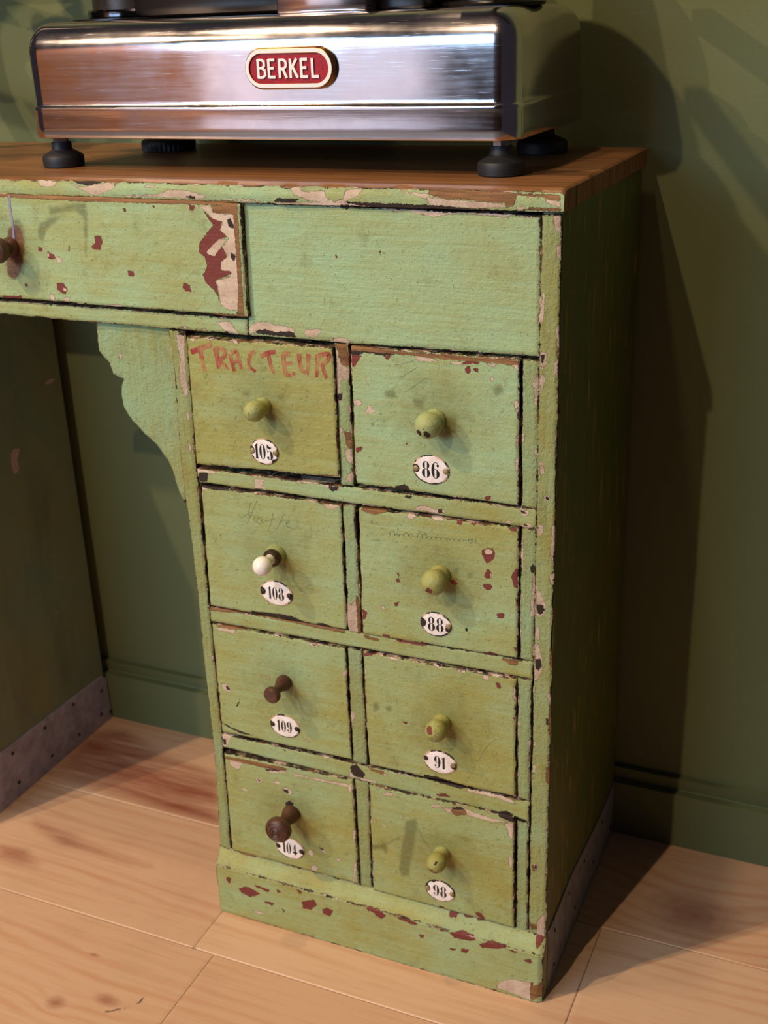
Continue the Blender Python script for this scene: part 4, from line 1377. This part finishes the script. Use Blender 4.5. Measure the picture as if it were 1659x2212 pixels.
# white porcelain knob on a bronze collar and a painted boss
mushroom(D['108'], (564, 1225), 0.034,
         [([(-0.001, 0.0120), (0.002, 0.0118), (0.006, 0.0098), (0.0075, 0.0)], 0),
          ([(0.007, 0.0070), (0.008, 0.0098), (0.0115, 0.0100), (0.0135, 0.0088), (0.0145, 0.0)], 1),
          ([(0.014, 0.0060), (0.019, 0.0056), (0.0225, 0.0062), (0.0255, 0.0088), (0.030, 0.0104), (0.0345, 0.0101), (0.038, 0.0082), (0.0405, 0.0050), (0.0415, 0.0)], 2)],
         [M_PAINT, M_BRONZE, M_PORC], 'white porcelain knob with a bronze collar')
# plain dark knob
mushroom(D['109'], (588, 1501), 0.030,
         [([(-0.001, 0.0090), (0.002, 0.0094), (0.006, 0.0090), (0.012, 0.0062), (0.018, 0.0048), (0.022, 0.0050), (0.025, 0.0072), (0.0275, 0.0094), (0.030, 0.0099), (0.0325, 0.0094), (0.0342, 0.0078), (0.0346, 0.0055), (0.0342, 0.003), (0.0342, 0.0)], 0)],
         [M_KNOBD], 'plain dark brown turned knob')
# large dark turned knob with rings
mushroom(D['104'], (600, 1794), 0.036,
         [([(-0.001, 0.0105), (0.002, 0.0112), (0.007, 0.0104), (0.013, 0.0082), (0.019, 0.0072), (0.023, 0.0086), (0.0265, 0.0126), (0.030, 0.0152), (0.034, 0.0160), (0.038, 0.0154), (0.0405, 0.0136), (0.0412, 0.0122), (0.0405, 0.0114), (0.0412, 0.0106), (0.0420, 0.0080), (0.0412, 0.0066), (0.0418, 0.0056), (0.0424, 0.0044), (0.0414, 0.0034), (0.0422, 0.0022), (0.0426, 0.0)], 0)],
         [M_KNOBD], 'large dark turned knob with concentric rings')
# knob of the wide drawer, at the left border
mushroom(wide, (-6, 541), 0.022,
         [([(-0.001, 0.0105), (0.003, 0.0105), (0.008, 0.0080), (0.012, 0.0086), (0.017, 0.0126), (0.022, 0.0138), (0.027, 0.0122), (0.030, 0.0078), (0.031, 0.0)], 0)],
         [M_KNOBD], 'dark brown round knob')

number_plate(D['105'], (570, 976), '105', 0.0335, 0.0285, chips=[(-0.95, 0.05, 0.30), (0.98, -0.05, 0.26), (0.72, -0.75, 0.22)], screws=('paint', 'paint'), ht=0.0165, xs=0.82)
number_plate(D['86'], (930.5, 1015), '86', 0.0385, 0.0305, chips=[(-0.82, 0.0, 0.22)], screws=('paint', 'paint'), ht=0.0168, xs=0.90)
number_plate(D['108'], (596.5, 1282), '108', 0.0400, 0.0300, chips=[(-0.88, 0.05, 0.24), (0.90, -0.1, 0.2)], ht=0.0150, xs=0.80)
number_plate(D['88'], (941, 1349), '88', 0.0345, 0.0280, chips=[(-0.92, 0.0, 0.32), (0.85, -0.25, 0.24)], screws=(None, 'paint'), ht=0.0158, xs=0.90)
number_plate(D['109'], (615, 1569), '109', 0.0385, 0.0300, chips=[(-0.92, 0.1, 0.12), (0.9, -0.1, 0.12)], ht=0.0146, xs=0.80)
number_plate(D['91'], (950, 1647), '91', 0.0385, 0.0290, chips=[(-0.85, 0.12, 0.16), (0.86, -0.1, 0.22)], screws=(None, 'paint'), ht=0.0152, xs=0.88)
number_plate(D['104'], (626, 1833), '104', 0.0385, 0.0300, chips=[(-0.9, 0.1, 0.1), (0.98, -0.15, 0.16)], ht=0.0152, xs=0.80)
number_plate(D['98'], (950, 1925), '98', 0.0365, 0.0290, chips=[(-0.9, 0.05, 0.26), (0.88, -0.05, 0.18), (-0.45, 0.95, 0.2)], screws=('paint', 'paint'), ht=0.0150, xs=0.90)

mb = MB()
mb.add(*stroke(spline([FR(*px('A', *q), wide['front']) for q in [(50, 108), (53, 150), (60, 205), (70, 262), (76, 320), (80, 375)]], 5), 0.0030, wide['front'], 0.0004, 0.1, 0.1))
mb.build('paint_drip', [simple('lavender_paint_drip', srgb(150, 142, 164), 0.4)], wide, smooth=False, label='thin lavender paint drip')

# red brushed word on the upper left drawer
mb = MB()
yw = D['105']['front']
def cw(x, y): return FR(*px('C', x, y), yw)
WORD = [([(122, 304), (200, 275), (292, 238)], 36), ([(195, 285), (215, 370), (236, 462)], 30),
        ([(325, 282), (338, 360), (352, 440)], 34), ([(300, 288), (360, 272), (402, 305), (388, 345), (340, 372)], 28), ([(345, 362), (385, 400), (428, 446)], 28),
        ([(440, 318), (455, 390), (476, 460)], 26), ([(450, 312), (485, 292), (505, 340), (535, 440)], 28), ([(452, 392), (490, 378), (520, 374)], 22),
        ([(645, 300), (610, 318), (592, 370), (602, 425), (650, 462)], 24),
        ([(690, 338), (750, 312), (812, 300)], 30), ([(752, 325), (770, 400), (795, 472)], 26),
        ([(872, 322), (880, 400), (895, 490)], 30), ([(868, 322), (900, 318), (928, 318)], 30), ([(880, 408), (915, 398), (948, 392)], 24), ([(890, 486), (930, 490), (968, 472)], 26),
        ([(1000, 318), (1010, 390), (1022, 445), (1050, 470)], 28), ([(1078, 318), (1076, 400), (1064, 486)], 26),
        ([(1150, 345), (1150, 420), (1146, 510)], 26), ([(1142, 345), (1190, 325), (1244, 322), (1236, 365), (1185, 412)], 28), ([(1190, 405), (1205, 460), (1228, 518)], 26)]
k_mm = 1.0 / (3.77 * 2581.0 / 1.15)
for iw, (pts, w) in enumerate(WORD):
    mb.add(*stroke([cw(*p) for p in spline(pts, 7)], w * k_mm * 1.45, yw, 0.00015 + 0.00002 * (iw % 4), 0.15, 0.14))
mb.build('painted_word', [M_BRUSH], D['105'], smooth=False, label='red hand-brushed capitals')

def pencil(dr, paths, cid, w=0.0005):
    mb = MB(); y = dr['front']
    for p in paths:
        mb.add(*stroke([FR(*px(cid, *q), y) for q in spline(p, 5)], w, y, 0.00012, 0.2, 0.2))
    return mb.build('pencil_writing', [M_PENCIL], dr, smooth=False, label='faint grey pencil handwriting')
pencil(D['108'], [[(612, 320), (580, 400), (548, 470), (528, 520)], [(560, 330), (545, 400), (535, 455)], [(480, 470), (520, 440), (560, 420)], [(545, 470), (560, 440), (585, 450), (590, 490), (610, 500)],
                  [(650, 465), (620, 470), (612, 505), (640, 520), (655, 480), (660, 515), (690, 490)], [(750, 430), (735, 500), (705, 585)], [(690, 500), (730, 485), (770, 475)],
                  [(845, 430), (815, 500), (770, 585)], [(800, 510), (840, 490), (870, 500)], [(860, 525), (890, 500), (880, 490), (862, 520), (885, 550), (950, 570)]], 'E')
wv = []
x = 340.0
for hh in (30, 10, 12, 26, 22, 9, 34, 30, 11, 12, 10, 13, 11, 12, 10, 12, 11, 22, 14):
    for t in np.linspace(-math.pi, math.pi, 7)[:-1]:
        a = 352 + (x - 350) * 0.085
        wv.append((x + (t + math.pi) * 5.0 + 8.0 * math.sin(t), a - hh * (0.5 + 0.5 * math.cos(t)) + rng.uniform(-2, 2)))
    x += 33
pencil(D['88'], [wv, [(900, 390), (930, 375), (915, 410), (960, 405), (1000, 436)], [(330, 330), (345, 365)], [(590, 330), (600, 372)], [(540, 320), (580, 330)]], 'H')
pencil(D['86'], [[(420, 218), (500, 205), (570, 180)], [(465, 305), (520, 270), (582, 232)], [(500, 400), (570, 355), (640, 308)]], 'D', 0.0004)
pencil(D['91'], [[(970, 880), (1010, 810), (1060, 745), (1105, 715)]], 'K', 0.0004)

# ------------------------------------------------------------------ meat slicer on the desk
slicer = empty('meat_slicer', (-0.333, 0.177, 0.900), 'polished steel meat slicer with a red badge on the green desk', 'meat slicer')
def rrect(x0, x1, y0, y1, r, n=10):
    pts = []
    for cx, cy, a0 in ((x1 - r, y0 + r, -90), (x1 - r, y1 - r, 0), (x0 + r, y1 - r, 90), (x0 + r, y0 + r, 180)):
        for a in np.linspace(a0, a0 + 90, n):
            pts.append((cx + r * math.cos(math.radians(a)), cy + r * math.sin(math.radians(a))))
    return pts
bx0, bx1, by0, by1 = -0.606, -0.062, 0.0590, 0.297
zb, zt = 0.9325, 1.0465
lev = [(zb, -0.0015), (zb + 0.0012, -0.0022), (zb + 0.012, -0.0022), (0.9600, -0.0022), (0.9622, -0.0026), (0.9638, -0.0020), (0.9648, -0.0004), (0.9665, 0.0)]
for z in np.linspace(0.970, zt - 0.031, 8): lev.append((float(z), 0.0))
for a in np.linspace(8, 90, 12):
    a = math.radians(a)
    lev.append((zt - 0.030 + 0.030 * math.sin(a), 0.024 * (1 - math.cos(a))))
V = []; F = []
for z, ins in lev:
    V += [(a, b, z) for a, b in rrect(bx0 + ins, bx1 - ins, by0 + ins, by1 - ins, max(0.021 - ins * 0.6, 0.006))]
nr = 40
for i in range(len(lev) - 1):
    for k in range(nr):
        F.append([i * nr + k, i * nr + (k + 1) % nr, (i + 1) * nr + (k + 1) % nr, (i + 1) * nr + k])
F.append(list(range(nr))[::-1]); F.append([(len(lev) - 1) * nr + k for k in range(nr)])
mesh_obj('base_housing', V, F, M_CHROME, slicer, sharp=1.0)

def foot(x, y, k=1.0, knurl=0.985):
    prof = [(0.0, 0.0210), (0.0012, 0.0222), (0.006, 0.0225), (0.0108, 0.0224), (0.0126, 0.0214), (0.0160, 0.0158), (0.0182, 0.0116), (0.0192, 0.0110), (0.0262, 0.0106), (0.0268, 0.0)]
    prof = [(a, b * k) for a, b in prof]
    V, F = lathe(prof, (x, y, 0.9), (0, 0, 1), 72)
    V = np.array(V)
    # knurled rim
    for i in range(len(V)):
        lay = i // 72; k = i % 72
        if lay in (1, 2, 3) and k % 2: 
            V[i, 0] = x + (V[i, 0] - x) * knurl; V[i, 1] = y + (V[i, 1] - y) * knurl
    f = mesh_obj('foot', V, F, M_RUBBER, slicer)
    Vn, Fn = lathe([(0.0262, 0.0076), (0.0266, 0.0083), (0.0318, 0.0083), (0.0322, 0.0078), (0.0326, 0.0)], (x, y, 0.9), (0, 0, 1), 6)
    mesh_obj('nut', Vn, Fn, M_NUT, f, smooth=False)
for x, y, k, kn in ((-0.589, 0.085, 1.0, 1.0), (-0.082, 0.080, 1.0, 0.98), (-0.560, 0.250, 1.45, 0.96), (-0.097, 0.262, 1.2, 0.98)):
    foot(x, y, k, kn)

# badge
def stadium(cx, cz, w, h, n=18):
    r = h / 2
    return ell(cx + w / 2 - r, cz, r, r, -90, 90, n) + ell(cx - w / 2 + r, cz, r, r, 90, 270, n)
bcx, bcz = FR(630, 148.5, 0.052)
bcx -= 0.0035; bcz += 0.0005
yb_ = 0.0592
mb = MB()
W_, H_ = 0.0965, 0.0385
def ringed(outer, inner, y0, th, mi):
    n = len(outer)
    V = [(a, y0 - th, b) for a, b in outer] + [(a, y0 - th, b) for a, b in inner] + [(a, y0, b) for a, b in outer] + [(a, y0, b) for a, b in inner]
    F = []
    for i in range(n):
        j = (i + 1) % n
        F += [[i, j, n + j, n + i], [i, 2 * n + i, 2 * n + j, j], [n + i, n + j, 3 * n + j, 3 * n + i]]
    mb.add(V, F, mi)
# brass body with bevelled rim
st = [stadium(bcx, bcz, W_, H_), stadium(bcx, bcz, W_, H_), stadium(bcx, bcz, W_ - 0.0030, H_ - 0.0030), stadium(bcx, bcz, W_ - 0.0040, H_ - 0.0040)]
yy = [yb_, yb_ - 0.0050, yb_ - 0.0078, yb_ - 0.0080]
n_ = len(st[0])
V = [(a, yy[i], b) for i in range(4) for a, b in st[i]]
F = [[i * n_ + k, i * n_ + (k + 1) % n_, (i + 1) * n_ + (k + 1) % n_, (i + 1) * n_ + k] for i in range(3) for k in range(n_)]
mb.add(V, F, 0)
ringed(stadium(bcx, bcz, W_ - 0.0040, H_ - 0.0040), stadium(bcx, bcz, W_ - 0.0105, H_ - 0.0105), yb_ - 0.0070, 0.0012, 1)
ringed(stadium(bcx, bcz, W_ - 0.0105, H_ - 0.0105), stadium(bcx, bcz, W_ - 0.0114, H_ - 0.0114), yb_ - 0.0065, 0.0016, 0)
o_ = stadium(bcx, bcz, W_ - 0.0110, H_ - 0.0110)
mb.add([(a, yb_ - 0.0066, b) for a, b in o_], [list(range(len(o_)))], 2)
badge = mb.build('badge', [M_BRASS, M_ENAMELW, M_RED], slicer, sharp=0.5, label='red enamel badge in a white and brass oval rim')
# raised letters
LET = {'B': [[(0, 0), (0, 1)], [(0, .96), (.36, .96), (.56, .86), (.56, .64), (.38, .53), (0, .53)], [(.36, .53), (.60, .43), (.62, .16), (.40, .04), (0, .04)]],
       'E': [[(0, 0), (0, 1)], [(0, .95), (.56, .95)], [(0, .52), (.46, .52)], [(0, .05), (.58, .05)]],
       'R': [[(0, 0), (0, 1)], [(0, .95), (.38, .95), (.58, .84), (.58, .60), (.38, .48), (0, .48)], [(.30, .48), (.62, 0)]],
       'K': [[(0, 0), (0, 1)], [(.58, 1), (.06, .46)], [(.20, .58), (.62, 0)]],
       'L': [[(0, 0), (0, 1)], [(0, .05), (.56, .05)]]}
mb = MB()
lh = 0.0172; lx = bcx - 0.0325
gaps = 0.01165; nst = 0
for i, ch in enumerate('BERKEL'):
    for p in LET[ch]:
        P = [np.array((lx + i * gaps + a * 0.0118, bcz - lh / 2 + b * lh)) for a, b in p]
        for a, b in zip(P[:-1], P[1:]):
            d = (b - a) / (np.linalg.norm(b - a) + 1e-9)
            vert = abs(d[1]) > 0.99 and len(p) == 2
            ext = 0.0 if len(p) == 2 else 0.0005
            mb.add(*stroke([tuple(a - d * ext), tuple((a + b) / 2), tuple(b + d * ext)], 0.0026 if vert or len(p) == 2 else 0.0023, yb_ - 0.0064, 0.0016 + 0.00003 * (nst % 7))); nst += 1
mb.build('badge_lettering', [M_ENAMELW], badge, smooth=False, label='raised white capitals')

# upper works, mostly above the picture
mb = MB()
mb.add(*lathe([(0, 0.064), (0.0022, 0.064), (0.0028, 0.060), (0.003, 0.0)], (-0.535, 0.165, zt - 0.0004), (0, 0, 1), 64))
mb.build('column_plate', [M_BLACK], slicer)
mb = MB()
mb.add(*lathe([(0, 0.048), (0.001, 0.0500), (0.006, 0.0505), (0.008, 0.049), (0.009, 0.0)], (-0.530, 0.165, zt + 0.0024), (0, 0, 1), 72))
mb.build('column_collar', [simple('dark_chrome', srgb(96, 94, 100), 0.12, 1.0, 0.5, 80, 0.2, 0.1)], slicer, label='shiny dark collar ring')
mb = MB()
mb.add(*lathe([(0, 0.0455), (0.10, 0.0440), (0.14, 0.046), (0.15, 0.0)], (-0.529, 0.165, zt + 0.010), (0, 0, 1), 64))
mb.build('column', [M_BROWNM], slicer, label='mottled dark iron column')
V, F = box(-0.505, -0.305, 0.12, 0.27, zt, zt + 0.17, 0.012)
mesh_obj('gearbox', V, F, M_BLACK, slicer)
V, F = box(-0.312, -0.2165, 0.085, 0.150, zt - 0.0002, zt + 0.030, 0.002)
mesh_obj('carriage_rail', V, F, M_CHROME, slicer, label='square bright steel block')
V, F = box(-0.217, -0.168, 0.11, 0.20, zt, zt + 0.05, 0.003)
mesh_obj('carriage_arm', V, F, M_BLACK, slicer)
mb = MB()
mb.add(*lathe([(0, 0.050), (0.003, 0.052), (0.005, 0.050), (0.0055, 0.040), (0.010, 0.040), (0.011, 0.0)], (-0.122, 0.172, zt - 0.0004), (0, 0, 1), 64))
mb.build('blade_mount', [M_BLACK], slicer)
# guessed half-round guard and plate above the view, shaped to cast the wall shadows
mb = MB()
gx, gz, gr = -0.225, zt + 0.006, 0.128
half = [(gx + gr * math.cos(a), gz + gr * 1.08 * math.sin(a)) for a in np.linspace(0, math.pi, 40)]
mb.add(*slab(half, 0.182, 0.018), 0)
mb.build('added_blade_guard', [M_BLACK], slicer)
ep = [(-0.072, 1.242), (-0.060, 1.220), (-0.047, 1.170), (-0.035, 1.130), (-0.028, 1.098), (-0.027, 1.082), (-0.033, 1.072), (-0.048, 1.068), (-0.120, 1.068), (-0.120, 1.240)]
mb = MB(); mb.add(*slab(ep, 0.068, 0.008), 0)
mb.add(*box(-0.115, -0.095, 0.066, 0.17, 1.12, 1.14, 0.002), 0)
mb.build('shadow_plate', [M_BLACK], slicer)

# flywheel guessed and added to shade the wall; only its rim edge shows
mb = MB()
wx, wz, wy, wr = -0.848, 1.165, 0.10, 0.185
nt, nk = 64, 12
V = []; F = []
for i in range(nt):
    a = 2 * math.pi * i / nt
    for k in range(nk):
        b = 2 * math.pi * k / nk
        rr = wr + 0.014 * math.cos(b)
        V.append((wx + rr * math.cos(a), wy + 0.016 * math.sin(b), wz + rr * math.sin(a)))
for i in range(nt):
    for k in range(nk):
        F.append([i * nk + k, ((i + 1) % nt) * nk + k, ((i + 1) % nt) * nk + (k + 1) % nk, i * nk + (k + 1) % nk])
mb.add(V, F, 0)
mb.add(*lathe([(-0.03, 0.0), (-0.03, 0.032), (0.03, 0.036), (0.03, 0.0)], (wx, wy, wz), (0, 1, 0), 32), 0)
for k in range(5):
    a = 2 * math.pi * k / 5 + 0.35
    d = (math.cos(a), 0, math.sin(a))
    mb.add(*lathe([(0.02, 0.015), (0.10, 0.012), (wr, 0.014)], (wx, wy, wz), d, 14), 0)
mb.add(*lathe([(0.0, 0.012), (0.10, 0.012)], (wx, wy + 0.02, wz), (0, 1, 0), 16), 0)
mb.add(*lathe([(0.0, 0.012), (0.40, 0.012)], (wx, wy + 0.11, wz), (1, 0, 0), 16), 0)
mb.build('added_flywheel', [simple('dark_oxblood_enamel', srgb(58, 26, 20), 0.3, 0.0, 0.5, 90, 0.1, 0.05)], slicer)

for o in bpy.data.objects:
    for k in ('tag', 'front'):
        if k in o: del o[k]
print('script done', len(bpy.data.objects))
